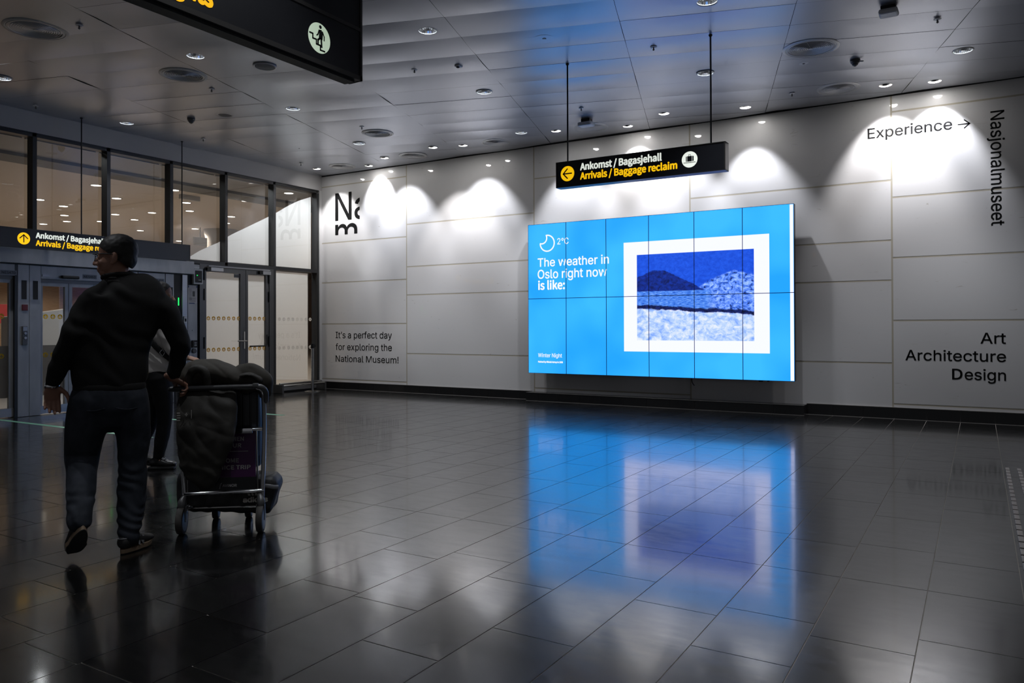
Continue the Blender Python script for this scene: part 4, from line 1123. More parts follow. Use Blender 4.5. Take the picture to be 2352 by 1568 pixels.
HL = [(-4.79, -1.91), (-7.75, -1.56), (-8.28, -0.71), (-9.87, 0.18), (-11.03, 0.88), (-12.18, 0.82), (-10.22, 1.4), (-6.03, -0.69), (-7.43, 1.16), (-8.55, 0.82), (-9.07, 1.71), (-11.22, 3.28), (-15.0, 5.23), (-3.9, -0.65), (-5.2, 0.6), (-6.31, 1.5), (-9.4, 3.93), (-9.17, 4.38), (-12.82, 5.79), (-3.75, 1.2), (-6.26, 2.78), (-7.5, 3.6), (-6.6, 4.1), (-2.04, 0.99), (-1.0, -3.4), (-1.0, -1.9), (-1.0, -0.4), (-1.0, -5.0), (-27.5, -7), (-27.5, -1.5), (-27.5, 4), (-27.5, 10), (-18, -6)]  # trailing lamps added: hidden ones light the film, far ones the back wall
for i, (x, y) in enumerate(HL):
    c = (x, y, H - (0.06 if -3.55 < x < -2.9 else 0))
    root = empty('hall_downlight', c, 'warm round lamp in the hall ceiling behind the upper glazing', 'ceiling light', 'hall ceiling lamps seen through the glazing')
    bm = bmesh.new(); lathe(bm, [(0.10, 0.004), (0.10, -0.008), (0.125, -0.010), (0.13, 0.002)], c, 24); link_mesh('ring', bm, MT['ring'], root, smooth=True)
    bm = bmesh.new(); rr = lathe(bm, [(0.102, -0.004), (0.04, -0.005)], c, 24); cap(bm, rr[-1]); link_mesh('lamp', bm, MT['hall_lamp'], root)
    if i in (0, 3, 6, 9, 11, 12, 14, 16, 18, 20, 23, 24, 25, 26, 27, 28, 29, 30, 31, 32):
        spot(root, (0, 0, -0.03), (0, 0, -1), math.radians(150), 0.5, HALL * (0.95 if i in (25, 26) else 0.3 if 23 < i < 28 else 2 if i > 27 else 1), (0.93, 0.97, 1.0) if 23 < i < 28 else (1, 0.84, 0.68), 0.08)
c = (-9.0, 4.572, 0)
root = empty('hall_column', c, 'round grey column with a wide capital in the hall behind the glazing', 'column')
bm = bmesh.new(); solid_lathe(bm, [(0.36, 0.0), (0.36, 3.75)], c, 32); link_mesh('shaft', bm, MT['hall_grey'], root, smooth=True)
bm = bmesh.new(); solid_lathe(bm, [(0.40, 3.75), (0.5, H - .06), (0.52, H - .001)], c, 32); link_mesh('capital', bm, MT['hall_grey'], root, smooth=True)
o = empty('hall_screen', (-9.0, 3.84, 3.77), 'blank grey screen hanging in the hall left of the column', 'screen')
bm = bmesh.new(); box(bm, -9.06, -9.0, 3.608, 4.074, 3.775, 4.028, 0, .004); link_mesh('panel', bm, MT['hall_grey'], o)
bm = bmesh.new(); tube(bm, [(-9.03, 3.84, 4.02), (-9.03, 3.84, H + .01)], .012, 8); link_mesh('rod', bm, MT['alu_mid'], o)
o = empty('hall_sign', (-4.2, -0.05, 4.1), 'small pale grey ceiling unit in the hall behind the third upper pane', 'ceiling unit')
bm = bmesh.new(); box(bm, -4.3, -4.2, -0.25, 0.25, 4.22, H + .002, 0, .004); link_mesh('panel', bm, MT['hall_white'], o)
# things glimpsed through the sliding doors
o = empty('hall_counter', (-3.3, -3.4, 0), 'white counter with a sloping top edge seen through the middle sliding door', 'counter')
bm = bmesh.new()
vsx = [(-3.6, -4.35, 0), (-3.6, -2.4, 0), (-3.6, -2.4, 1.75), (-3.6, -4.35, 1.45)]
fa = [bm.verts.new(p) for p in vsx]; fb = [bm.verts.new((p[0] + .3, p[1], p[2])) for p in vsx]
bm.faces.new(fa); bm.faces.new(fb[::-1])
for q in range(4): bm.faces.new((fa[q], fb[q], fb[(q + 1) % 4], fa[(q + 1) % 4]))
link_mesh('body', bm, MT['hall_white'], o)
o = empty('hall_display', (-6.0, -3.2, 0), 'red poster stand seen through the left sliding door', 'poster stand')
bm = bmesh.new(); box(bm, -6.05, -6.0, -3.6, -3.05, 1.35, 1.75, 0, .004); link_mesh('panel', bm, MT['hall_red'], o)
bm = bmesh.new(); box(bm, -6.04, -6.01, -3.35, -3.3, 0, 1.36); box(bm, -6.2, -5.85, -3.45, -3.2, 0, 0.02); link_mesh('stand', bm, MT['alu_mid'], o)

# ================================================================ PEOPLE, LUGGAGE CART
RH = Vector((0.85469, 0.51915, 0.0)); FH = Vector((-0.51915, 0.85469, 0.0))
skin = mat('skin', (0.32, 0.16, 0.105), 0.5)
hair_m = mat('dark_hair', (0.012, 0.009, 0.007), 0.6)
knit = mat('black_knit', (0.015, 0.0145, 0.014), 0.85, spec=0.2); bump(knit, 420, 0.25, 0.002)
denim = mat('dark_denim', (0.011, 0.014, 0.021), 0.8, spec=0.25); noise_tint(denim, 14, (0.014, 0.017, 0.023), (0.027, 0.031, 0.041)); bump(denim, 500, 0.2, 0.001)
blackcloth = mat('black_trousers', (0.010, 0.010, 0.011), 0.8, spec=0.2)
shirt = mat('white_shirt', (0.8, 0.76, 0.71), 0.7, spec=0.3)
shoe_m = mat('shoe_upper', (0.012, 0.011, 0.011), 0.6); sole_m = mat('gum_sole', (0.2, 0.14, 0.09), 0.6); sole_dk = mat('dark_outsole', (0.006, 0.006, 0.006), 0.7)
grey_m = mat('grey_patch', (0.2, 0.2, 0.21), 0.5)
leather = mat('black_boot', (0.008, 0.008, 0.008), 0.3)
strap_m = mat('black_strap', (0.006, 0.006, 0.006), 0.6)

def basis(B, ang=0.0):
    """local frame: a = to the right of the photo, b = away, c = up"""
    c, s = math.cos(ang), math.sin(ang)
    A_, B_ = RH * c + FH * s, FH * c - RH * s
    Mx = Matrix((A_, B_, Vector((0, 0, 1)))).transposed().to_4x4()
    Mx.translation = B
    return Mx
def put(name, bm, Mx, mtl, parent, smooth='all'):
    bmesh.ops.transform(bm, matrix=Mx, verts=bm.verts)
    return link_mesh(name, bm, mtl, parent, smooth=smooth)
def pn(co, s, seed=0.0):
    return noise.noise(Vector(co) * s + Vector((seed, seed * 1.7, -seed)))

def head(bm, c, face, s=1.0, ears=True):
    """cranium, jaw, nose, brow, ears; face = unit vector in local frame"""
    f = Vector(face).normalized(); up = Vector((0, 0, 1)); l = up.cross(f)
    c = Vector(c)
    rot = Matrix((f, l, up)).transposed()
    P = lambda x, y, z: c + (f * x + l * y + up * z) * s
    ellipsoid(bm, P(-.012, 0, .035), (.098 * s, .078 * s, .088 * s), 28, rot)       # cranium
    ellipsoid(bm, P(.018, 0, -.035), (.072 * s, .063 * s, .082 * s), 24, rot)       # face
    ellipsoid(bm, P(.038, 0, -.085), (.045 * s, .043 * s, .035 * s), 20, rot)       # chin, jaw
    ellipsoid(bm, P(.066, 0, .012), (.022 * s, .05 * s, .014 * s), 16, rot)         # brow
    tube(bm, [P(.082, 0, .0), P(.098, 0, -.022), P(.106, 0, -.036)], [(.009 * s, .009 * s), (.011 * s, .012 * s), (.014 * s, .012 * s)], 10, side=l)   # nose
    for q in (-1, 1):
        ellipsoid(bm, P(.094, q * .012, -.04), (.010 * s, .009 * s, .008 * s), 10, rot)
        ellipsoid(bm, P(.058, q * .038, -.035), (.026 * s, .02 * s, .02 * s), 12, rot)   # cheeks
        ellipsoid(bm, P(.072, q * .032, -.003), (.012 * s, .015 * s, .010 * s), 12, rot)   # eyes, lidded
        if ears:
            r2 = rot @ Matrix.Rotation(q * -0.3, 3, 'Z')
            ellipsoid(bm, P(-.012, q * .079, -.012), (.022 * s, .010 * s, .033 * s), 16, r2)
            ellipsoid(bm, P(-.004, q * .078, -.04), (.012 * s, .008 * s, .013 * s), 12, r2)
    tube(bm, [P(.082, -.02, -.066), P(.089, 0, -.066), P(.082, .02, -.066)], .0075 * s, 8)   # lips
    tube(bm, [P(.08, -.018, -.077), P(.086, 0, -.078), P(.08, .018, -.077)], .0075 * s, 8)
    return P, rot

def hand(bm, wrist, d, palm_n, thumb_side, curl, s=1.0, spread=0.12):
    """palm and five fingers. d = direction wrist to knuckles, palm_n = out of the palm, thumb_side = vector across to the thumb"""
    d = Vector(d).normalized(); n = Vector(palm_n); n = (n - d * n.dot(d)).normalized()
    t = Vector(thumb_side); t = (t - d * t.dot(d) - n * t.dot(n)).normalized()
    w = Vector(wrist)
    tube(bm, [w - d * .03, w, w + d * .04, w + d * .085], [(.028 * s, .021 * s), (.029 * s, .02 * s), (.041 * s, .016 * s), (.042 * s, .013 * s)], 14, side=t)
    for i, (off, ln_, r) in enumerate(((.031, .078, .0095), (.0105, .088, .0098), (-.0105, .081, .0094), (-.031, .063, .0082))):
        p = w + d * .082 * s + t * off * s
        dr = (d + t * spread * (off / .031) * .6).normalized()
        pts = [p - dr * .018, p]
        ang = 0.0
        for j, frac in enumerate((.45, .31, .24)):
            ang += curl[j] * (1 + .12 * (1.5 - i) * -1)
            pts.append(pts[-1] + (dr * math.cos(ang) + n * math.sin(ang)) * ln_ * frac * s)
        tube(bm, pts, [(r * s, r * s)] * 3 + [(r * .93 * s, r * .93 * s), (r * .82 * s, r * .82 * s)], 10)
    b = w + d * .025 * s + t * .03 * s
    p1 = b + (t * .75 + d * .6 + n * .25).normalized() * .045 * s
    p2 = p1 + (t * .4 + d * .85 + n * (.3 + curl[0] * .5)).normalized() * .034 * s
    p3 = p2 + (d * .95 + n * (.2 + curl[0] * .6) + t * .1).normalized() * .028 * s
    tube(bm, [b, p1, p2, p3], [(.016 * s, .015 * s), (.0125 * s, .012 * s), (.011 * s, .011 * s), (.009 * s, .009 * s)], 10)

# ---------------------------------------------------------------- man in the black sweater
MB_ = Vector((7.343, -8.893, 0.0)); MM = basis(MB_)
face_v = Vector((-0.965, -0.24, -0.05)).normalized()
LT = (.88, .475, 0)                                        # across the shoulders, square to the walking direction
shL, elL, wrL = (-.085, -.085, 1.405), (-.158, -.155, 1.20), (-.281, -.12, .945)
shR, elR, wrR = (.205, .09, 1.395), (.285, .18, 1.155), (.215, .235, .950)
hipL, knL, anL = (-.108, -.045, .88), (-.169, -.03, .525), (-.050, -.268, .25)
hipR, knR, anR = (.048, .045, .88), (.060, .08, .49), (.084, -.018, .105)
bm = bmesh.new()
P, hrot = head(bm, (.002, -.005, 1.648), face_v, 1.0)
limb(bm, [(.05, .0, 1.42, .075, .07), (.02, .0, 1.50, .064, .062), (.008, .0, 1.59, .06, .06)], 18)
limb(bm, [(-.03, .0, .86, .14, .09), (-.03, .0, 1.0, .145, .09), (-.015, .0, 1.2, .155, .09), (.04, .0, 1.34, .17, .085), (.06, .0, 1.42, .12, .07)], 20, side=LT)
for a, b, c_, r in ((shL, elL, wrL, 1), (shR, elR, wrR, 1)):
    limb(bm, [(*a, .048, .048), (*b, .036, .036), (*c_, .027, .024)], 14)
for a, b, c_ in ((hipL, knL, anL), (hipR, knR, anR)):
    limb(bm, [(*a, .075, .08), (*b, .048, .05), (*c_, .036, .036)], 14)
for an, toe in ((anL, (-.075, -.235, .175)), (anR, (.092, .03, .06))):
    limb(bm, [(*an, .033, .033), (*toe, .026, .022)], 12)
hand(bm, wrL, (-.10, .12, -1), (.5, -.75, 0), LT, (.28, .32, .25))
hand(bm, wrR, (.55, .42, -.42), (-.1, -.25, -1), (-.45, .75, 0), (.75, .95, .8))
b2 = remeshed(bm, 0.0055, 3, 0.4)
man = tag(put('person', b2, MM, skin, None), 'person in black sweater and dark jeans pushing the luggage cart, head turned left', 'person')
# hair: close cropped cap
bm = bmesh.new()
ellipsoid(bm, P(-.016, 0, .036), (.104, .083, .094), 40, hrot)
ellipsoid(bm, P(-.048, 0, -.012), (.066, .068, .072), 32, hrot)
b2 = remeshed(bm, 0.005, 4, 0.5, lambda c: 0.0016 * pn(c, 60))
up = Vector((0, 0, 1)); lft = up.cross(face_v)
fw2 = (face_v * 0.62 + up * -0.78).normalized()
for co, no in ((P(.075, 0, .060), fw2), (P(-.09, 0, -.080), -up + face_v * .25)):
    r = bmesh.ops.bisect_plane(b2, geom=b2.verts[:] + b2.edges[:] + b2.faces[:], plane_co=co, plane_no=no, clear_outer=True)
    bmesh.ops.holes_fill(b2, edges=[e for e in b2.edges if e.is_boundary])
put('hair', b2, MM, hair_m, man)
# glasses
bm = bmesh.new()
for q in (-1, 1):
    tube(bm, [P(-.005, q * .083, .008), P(.05, q * .078, .013), P(.096, q * .068, .012)], .003, 6)
    rim = [P(.098 - .012 * abs(math.cos(a)), q * (.036 + .028 * math.cos(a)), -.004 + .019 * math.sin(a)) for a in [2 * PI * k / 16 for k in range(17)]]
    tube(bm, rim, .0022, 6, caps=False)
tube(bm, [P(.1, -.012, .004), P(.104, 0, .007), P(.1, .012, .004)], .002, 6)
put('glasses', bm, MM, MT['black'], man)
# sweater
bm = bmesh.new()
sp = [(-.03, .0, .912, .178, .118), (-.03, .0, .96, .19, .126), (-.028, .0, 1.06, .195, .13), (-.015, .0, 1.18, .198, .128), (.02, .0, 1.29, .205, .122), (.055, .0, 1.375, .212, .11), (.068, .0, 1.43, .20, .1), (.056, .0, 1.462, .165, .092), (.03, .0, 1.492, .108, .082)]
limb(bm, sp, 28, 4, side=LT)
limb(bm, [(.07, .02, 1.36, .07, .08), (.205, .09, 1.375, .07, .078), (.255, .135, 1.28, .064, .068), (*elR, .056, .058), (.255, .215, 1.06, .05, .051), (.222, .235, .975, .042, .042)], 20)
limb(bm, [(.03, -.02, 1.36, .07, .08), (-.08, -.08, 1.38, .07, .078), (-.122, -.12, 1.30, .063, .067), (*elL, .055, .057), (-.225, -.145, 1.06, .049, .05), (-.274, -.122, .955, .041, .041)], 20)
limb(bm, [(.005, -.01, 1.50, .05, .06), (-.04, -.04, 1.452, .055, .065), (-.085, -.08, 1.40, .055, .07)], 16)
limb(bm, [(.035, .01, 1.50, .05, .06), (.12, .05, 1.455, .055, .065), (.19, .085, 1.40, .055, .07)], 16)
def fold(c):
    d = math.sin(62 * (c.z * .75 + c.x * .55 + .06 * pn(c, 6, 2)) + 3 * pn(c, 3)) * 0.0035 * (0.4 + abs(pn(c, 4, 5)) * 1.6)
    return d + 0.006 * pn(c, 8, 1)
b2 = remeshed(bm, 0.008, 8, 0.5, fold)
sw = put('sweater', b2, MM, knit, man)
bm = bmesh.new()
LV, FV = Vector(LT).normalized(), Vector((-.475, .88, 0)).normalized()
ring = [Vector((-.03, 0, .918)) + LV * (.178 * math.cos(a)) + FV * (.118 * math.sin(a)) for a in [2 * PI * k / 40 for k in range(41)]]
tube(bm, ring, [(.022, .006)] * 41, 10, side=(0, 0, 1), caps=False)
put('hem_band', bm, MM, knit, sw)
bm = bmesh.new()
ring = [Vector((.014, 0, 1.538)) + LV * (.083 * math.cos(a)) + FV * (.076 * math.sin(a)) + Vector((0, 0, -.010 * math.sin(a) + .008 * math.cos(a))) for a in [2 * PI * k / 30 for k in range(31)]]
tube(bm, ring, [(.011, .0045)] * 31, 8, side=(0, 0, 1), caps=False)
put('collar', bm, MM, knit, sw)
# jeans
bm = bmesh.new()
limb(bm, [(-.03, .0, .95, .168, .11), (-.03, .0, .88, .192, .128), (-.03, .0, .80, .195, .128), (-.03, .0, .765, .165, .112)], 28, side=LT)
limb(bm, [(-.108, -.045, .86, .104, .118), (-.13, -.045, .74, .108, .115), (-.155, -.038, .62, .098, .102), (*knL, .088, .088), (-.125, -.12, .40, .074, .078), (-.085, -.20, .32, .066, .07), (-.055, -.258, .255, .060, .064), (-.045, -.275, .235, .058, .062)], 22, side=LT)
limb(bm, [(.048, .045, .86, .104, .118), (.055, .06, .74, .102, .112), (.062, .08, .62, .09, .098), (*knR, .076, .086), (.062, .07, .38, .076, .080), (.068, .04, .25, .074, .076), (.076, .01, .17, .066, .072), (.083, -.012, .115, .058, .066), (.084, -.015, .082, .055, .063)], 22, side=LT)
def crease(c):
    low = max(0, .62 - c.z)
    k = 1.6 if c.x > -.03 else 1.0
    return math.sin(85 * c.z + 40 * c.x + 9 * pn(c, 6)) * 0.0032 * min(1, low * 3.2) * k * (0.5 + abs(pn(c, 5, 3))) + 0.007 * pn(c, 7, 4)
b2 = remeshed(bm, 0.0075, 5, 0.5, crease)
jn = put('jeans', b2, MM, denim, man)
bm = bmesh.new()
for cx, w_ in ((-.09, .062), (.09, .062)):
    pts = []
    for q in range(7):
        x = cx - w_ + 2 * w_ * q / 6
        pts.append(Vector((-.03, 0, .81 - .012 * math.sin(PI * q / 6))) + LV * x - FV * (.134 * math.sqrt(max(0, 1 - (x / .2) ** 2))))
    tube(bm, pts, .003, 6)
put('pocket_seam', bm, MM, denim, jn)
# shoes
def shoe(frame, mirror=1):
    """local: x = heel to toe, z = up, origin at the heel under the sole"""
    bm = bmesh.new()
    limb(bm, [(.01, 0, .062, .036, .038), (.07, 0, .060, .038, .042), (.13, 0, .052, .042, .034), (.20, 0, .042, .046, .026), (.262, 0, .036, .034, .018)], 20, 4, side=(0, 1, 0))
    limb(bm, [(.035, 0, .05, .036, .034), (.045, 0, .105, .04, .038)], 18, side=(0, 1, 0))
    up_ = remeshed(bm, 0.005, 4, 0.5)
    so = bmesh.new()
    n = 36
    outline = []
    for q in range(n):
        a = 2 * PI * q / n
        x = .135 + .148 * math.cos(a)
        wd = (.046 if x > .15 else .038) * (1 if x > .15 else 1)
        outline.append((x, wd * math.sin(a) * (1 - .12 * math.cos(2 * a))))
    lo = [so.verts.new((x, y, 0.004 + max(0, x - .21) ** 2 * 4)) for x, y in outline]; hi = [so.verts.new((x * 1.0, y * 1.02, .026 + max(0, x - .21) ** 2 * 4)) for x, y in outline]
    so.faces.new(lo[::-1]); so.faces.new(hi)
    for q in range(n): so.faces.new((lo[q], lo[(q + 1) % n], hi[(q + 1) % n], hi[q]))
    ou = bmesh.new()
    lo = [ou.verts.new((x * .99 + .001, y * .97, 0.0 + max(0, x - .21) ** 2 * 4)) for x, y in outline]; hi = [ou.verts.new((x, y, .006 + max(0, x - .21) ** 2 * 4)) for x, y in outline]
    ou.faces.new(lo[::-1]); ou.faces.new(hi)
    for q in range(n): ou.faces.new((lo[q], lo[(q + 1) % n], hi[(q + 1) % n], hi[q]))
    return up_, so, ou
def shoe_frame(heel, toe, upv_):
    x = (Vector(toe) - Vector(heel)).normalized(); u = Vector(upv_); u = (u - x * u.dot(x)).normalized(); y = u.cross(x)
    Mx = Matrix((x, y, u)).transposed().to_4x4(); Mx.translation = heel
    return Mx
def add_shoe(fr, patch):
    up_, so, ou = shoe(fr)
    s = put('shoe', up_, MM @ fr, shoe_m, man)
    put('midsole', so, MM @ fr, sole_m, s, smooth=True); put('outsole', ou, MM @ fr, sole_dk, s, smooth=True)
    if patch:
        for sd in (-1, 1):
            bm = bmesh.new()
            for pts in stroke([(.098, .036), (.112, .076)], .012) + stroke([(.112, .076), (.134, .036)], .014) + stroke([(.134, .036), (.148, .068)], .012):
                f = [bm.verts.new((x, sd * (.0445 - (z - .036) * .28), z)) for x, z in pts]
                g_ = [bm.verts.new((x, sd * (.040 - (z - .036) * .28), z)) for x, z in pts]
                bm.faces.new(f); bm.faces.new(g_[::-1])
                for q in range(4): bm.faces.new((f[q], g_[q], g_[(q + 1) % 4], f[(q + 1) % 4]))
            put('side_letter', bm, MM @ fr, grey_m, s, smooth=False)
        bm = bmesh.new()
        tube(bm, [(.07, -.040, .084), (.03, -.040, .082), (-.022, -.012, .086), (-.022, .012, .086), (.03, .040, .082)], .0045, 8); put('collar_trim', bm, MM @ fr, grey_m, s)
add_shoe(shoe_frame((.076, -.07, .002), (.120, .16, .004), (0, 0, 1)) @ Matrix.Diagonal((.86, 1, 1, 1)), True)
add_shoe(shoe_frame((.000, -.325, .195), (-.148, -.165, .012), (-.4, .45, .8)), False)
# watch
bm = bmesh.new()
wv = Vector(wrL) + Vector((.0, .0, -.012)); ax = Vector((-.1, .06, -1)).normalized(); s1 = ax.orthogonal().normalized(); s2 = ax.cross(s1)
tube(bm, [wv + s1 * .032 * math.cos(a) + s2 * .027 * math.sin(a) for a in [2 * PI * k / 24 for k in range(25)]], [(.009, .003)] * 25, 8, side=ax, caps=False)
wt = put('wristwatch', bm, MM, MT['chrome'], man)
bm = bmesh.new(); solid_lathe(bm, [(0.019, 0), (0.019, .006), (.015, .009)], (0, 0, 0), 20)
q_ = Vector((-.9, -.35, .1)).to_track_quat('Z', 'Y').to_matrix().to_4x4(); q_.translation = wv + Vector((-.9, -.35, .1)).normalized() * .03
bmesh.ops.transform(bm, matrix=q_, verts=bm.verts); put('watch_case', bm, MM, MT['chrome'], wt)

# ---------------------------------------------------------------- person in the white shirt, half hidden
WB_ = Vector((5.254, -7.212, 0.0)); WM = basis(WB_)
fv = Vector((.94, .30, .0)).normalized()
bm = bmesh.new()
P2, wrot = head(bm, (.025, .0, 1.53), fv, 0.97)
limb(bm, [(.01, .0, 1.30, .06, .06), (.012, .0, 1.40, .05, .05), (.016, .0, 1.46, .048, .05)], 16)
limb(bm, [(.005, .0, .80, .12, .11), (.005, .0, .95, .11, .10), (.0, .0, 1.15, .125, .10), (.0, .0, 1.28, .13, .08), (.005, .0, 1.34, .09, .07)], 20, side=(1, 0, 0))
limb(bm, [(.075, -.09, 1.26, .045, .045), (.155, -.12, 1.06, .034, .034), (.262, -.02, .98, .026, .024)], 14)
limb(bm, [(-.02, .15, 1.27, .045, .045), (.0, .19, 1.03, .036, .036), (.08, .17, .88, .026, .024)], 14)
hand(bm, (.262, -.02, .98), (.8, .4, -.2), (-.1, .3, -.9), (-.4, .8, .1), (.4, .4, .3), .9)
hand(bm, (.08, .17, .88), (.3, .0, -.95), (-.9, -.2, -.2), (.3, -.8, .0), (.3, .3, .2), .9)
limb(bm, [(.03, -.05, .80, .078, .08), (.07, -.05, .44, .05, .05), (.02, -.05, .10, .034, .034), (.09, -.05, .04, .03, .022)], 14)
limb(bm, [(-.02, .05, .80, .078, .08), (-.09, .05, .43, .05, .05), (-.20, .05, .13, .034, .034), (-.14, .05, .05, .03, .022)], 14)
b2 = remeshed(bm, 0.006, 3, 0.4)
wo = tag(put('person', b2, WM, mat('light_skin', (0.5, 0.29, 0.2), 0.5), None), 'person in white shirt and black trousers, dark strap across the back, half hidden', 'person')
bm = bmesh.new()
ellipsoid(bm, P2(-.014, 0, .038), (.103, .083, .094), 32, wrot); ellipsoid(bm, P2(-.07, 0, .0), (.06, .065, .075), 24, wrot); ellipsoid(bm, P2(-.135, 0, .03), (.04, .04, .04), 16, wrot)
b2 = remeshed(bm, 0.006, 4, 0.5, lambda c: 0.003 * pn(c, 40))
bmesh.ops.bisect_plane(b2, geom=b2.verts[:] + b2.edges[:] + b2.faces[:], plane_co=P2(.052, 0, .062), plane_no=(fv * .78 + up * -.62), clear_outer=True)
bmesh.ops.holes_fill(b2, edges=[e for e in b2.edges if e.is_boundary])
put('hair', b2, WM, hair_m, wo)
bm = bmesh.new()
limb(bm, [(.01, .0, .865, .138, .128), (.008, .0, .93, .137, .127), (.005, .0, 1.05, .132, .122), (.0, .0, 1.18, .142, .12), (.0, .0, 1.28, .145, .1), (.005, .0, 1.345, .09, .075)], 26, side=(1, 0, 0))
limb(bm, [(.05, -.06, 1.27, .07, .07), (.10, -.105, 1.22, .06, .062), (.150, -.12, 1.08, .052, .054), (.19, -.09, 1.02, .046, .046), (.25, -.03, .985, .036, .034)], 18)
limb(bm, [(.0, .09, 1.27, .07, .07), (-.02, .155, 1.22, .064, .066), (-.005, .19, 1.04, .052, .052), (.06, .176, .915, .036, .034)], 18)
b2 = remeshed(bm, 0.008, 6, 0.5, lambda c: 0.006 * math.sin(48 * (c.z + .45 * c.x) + 5 * pn(c, 5)) * (.4 + abs(pn(c, 5, 2))) + .006 * pn(c, 9, 3))
sh = put('shirt', b2, WM, shirt, wo)
bm = bmesh.new()
sp = []
for q in range(33):
    a = 2 * PI * q / 32
    sp.append((.005 + .152 * math.cos(a), -.138 * math.sin(a), 1.115 - .165 * math.cos(a)))
tube(bm, sp, [(.024, .006)] * len(sp), 8, side=(0, 0, 1), caps=False)
st_ = put('shoulder_strap', bm, WM, strap_m, wo)
bm = bmesh.new(); tube(bm, [(.07, -.138, 1.03), (.09, -.135, 1.06), (.11, -.125, 1.03), (.09, -.13, 1.0), (.07, -.138, 1.03)], .004, 6); put('buckle', bm, WM, MT['chrome'], st_)
bm = bmesh.new()
limb(bm, [(.008, .0, .90, .125, .115), (.008, .0, .82, .14, .13), (.005, .0, .74, .125, .12)], 24, side=(1, 0, 0))
limb(bm, [(.03, -.05, .80, .098, .1), (.06, -.05, .62, .082, .085), (.073, -.05, .44, .062, .066), (.045, -.05, .26, .058, .06), (.022, -.05, .12, .045, .046)], 18)
limb(bm, [(-.02, .05, .80, .095, .1), (-.065, .05, .60, .08, .085), (-.09, .05, .43, .06, .066), (-.15, .05, .27, .056, .06), (-.2, .05, .15, .045, .046)], 18)
put('trousers', remeshed(bm, 0.009, 5, 0.5, lambda c: .004 * pn(c, 14)), WM, blackcloth, wo)
for (hx, hy, hz), ang in (((-.028, -.05, 0.0), 0.0), ((-.262, .05, 0.045), -0.18)):
    bm = bmesh.new()
    limb(bm, [(.0, 0, .06, .036, .04), (.06, 0, .058, .038, .045), (.12, 0, .048, .042, .034), (.175, 0, .044, .036, .026)], 18, side=(0, 1, 0)); limb(bm, [(.04, 0, .06, .04, .04), (.045, 0, .135, .042, .044)], 18, side=(0, 1, 0))
    fr = Matrix.Translation((hx, hy, hz)) @ Matrix.Rotation(ang, 4, 'Y').inverted() @ Matrix.Rotation(.1, 4, 'Z')
    bt = put('boot', remeshed(bm, 0.006, 4, 0.5), WM @ fr, leather, wo)
    bm = bmesh.new(); box(bm, -.035, .19, -.045, .045, .0, .028, 0, .012); put('boot_sole', bm, WM @ fr, sole_dk, bt, smooth=True)
    bm = bmesh.new()
    for q in range(3): tube(bm, [(.085 + q * .015, -.034, .098 - q * .011), (.09 + q * .015, 0, .112 - q * .012), (.085 + q * .015, .034, .098 - q * .011)], .003, 6)
    put('laces', bm, WM @ fr, grey_m, bt)

# ---------------------------------------------------------------- luggage cart
CB = Vector((7.5384, -8.3657, 0.0)); CM = basis(CB, math.radians(8))
rubber = mat('cart_tyre', (0.05, 0.045, 0.04), 0.7)
purple = mat('cart_panel_purple', (0.07, 0.012, 0.08), 0.35)
paneldark = mat('cart_panel_dark', (0.01, 0.01, 0.012), 0.35)
dim_print = mat('dim_print', (0.4, 0.38, 0.38), 0.6)
cart = empty('luggage_cart', CB, 'chrome airport luggage cart with purple advertising panel, loaded and pushed by the man', 'luggage cart')
def cput(name, bm, mtl, parent=cart, smooth=True): return put(name, bm, CM, mtl, parent, smooth)
for s in (-1, 1):
    bm = bmesh.new(); x = .262 if s > 0 else -.215
    tube(bm, smooth_path([(x - s * .012, .06, .12), (x - s * .008, .05, .24), (x + s * .006, .03, .6), (x + s * .008, .0, .80), (x + s * .0, -.03, .87), (x - s * .025, -.05, .885)], 4), .0135, 12)
    cput('side_post', bm, MT['chrome'])
bm = bmesh.new(); tube(bm, [(-.255, -.052, .882), (.235, -.052, .892)], .0165, 14); hb = cput('handle_bar', bm, mat('handle_grip', (0.03, 0.03, 0.032), 0.4))
bm = bmesh.new(); tube(bm, smooth_path([(.235, -.052, .893), (.268, -.045, .885), (.285, -.02, .855), (.283, .0, .80)], 4), .017, 12); box(bm, .215, .25, -.07, -.035, .885, .912, 0, .006); cput('brake_end', bm, MT['alu_mid'], hb)
bm = bmesh.new(); tube(bm, [(-.205, .045, .235), (.255, .045, .243)], .012, 12); cput('lower_bar', bm, MT['chrome'])
bm = bmesh.new(); tube(bm, [(-.205, .03, .615), (.265, .03, .625)], .012, 12); box(bm, .10, .20, .015, .035, .60, .632, 0, .003); cput('middle_bar', bm, MT['chrome'])
for x in (-.19, .222):
    bm = bmesh.new(); tube(bm, [(x, .032, .62), (x + .004, .046, .25)], .006, 10); cput('inner_upright', bm, MT['tube'])
bm = bmesh.new(); box(bm, -.18, .215, .044, .05, .33, .61, 0); box(bm, -.18, .215, .044, .05, .248, .3295, 1)
ap = cput('advert_panel', bm, [purple, paneldark], smooth=False)
bm = bmesh.new(); AX, AZ = Vector((1, 0, 0)), Vector((0, 0, 1))
for t, x, z, wd, ch in (('VELKOMMEN', -.07, .552, .215, .026), ('P\u00c5 TUR', .0, .512, .13, .026), ('WELCOME', -.06, .42, .175, .026), ('HAVE A NICE TRIP', -.145, .378, .33, .026)):
    letters(bm, t, F_SIGN, (x, .0435, z), AX, AZ, wd, ch, bold=.0013)
letters(bm, 'AVINOR', F_SIGN, (.018, .0435, .272), AX, AZ, .085, .017, bold=.001)
for pts in stroke([(.002, .262), (.006, .288)], .004) + stroke([(.006, .288), (.013, .296)], .004): flat(bm, pts, (0, .0435, 0), AX, AZ, .0008)
cput('panel_print', bm, dim_print, ap, smooth=False)
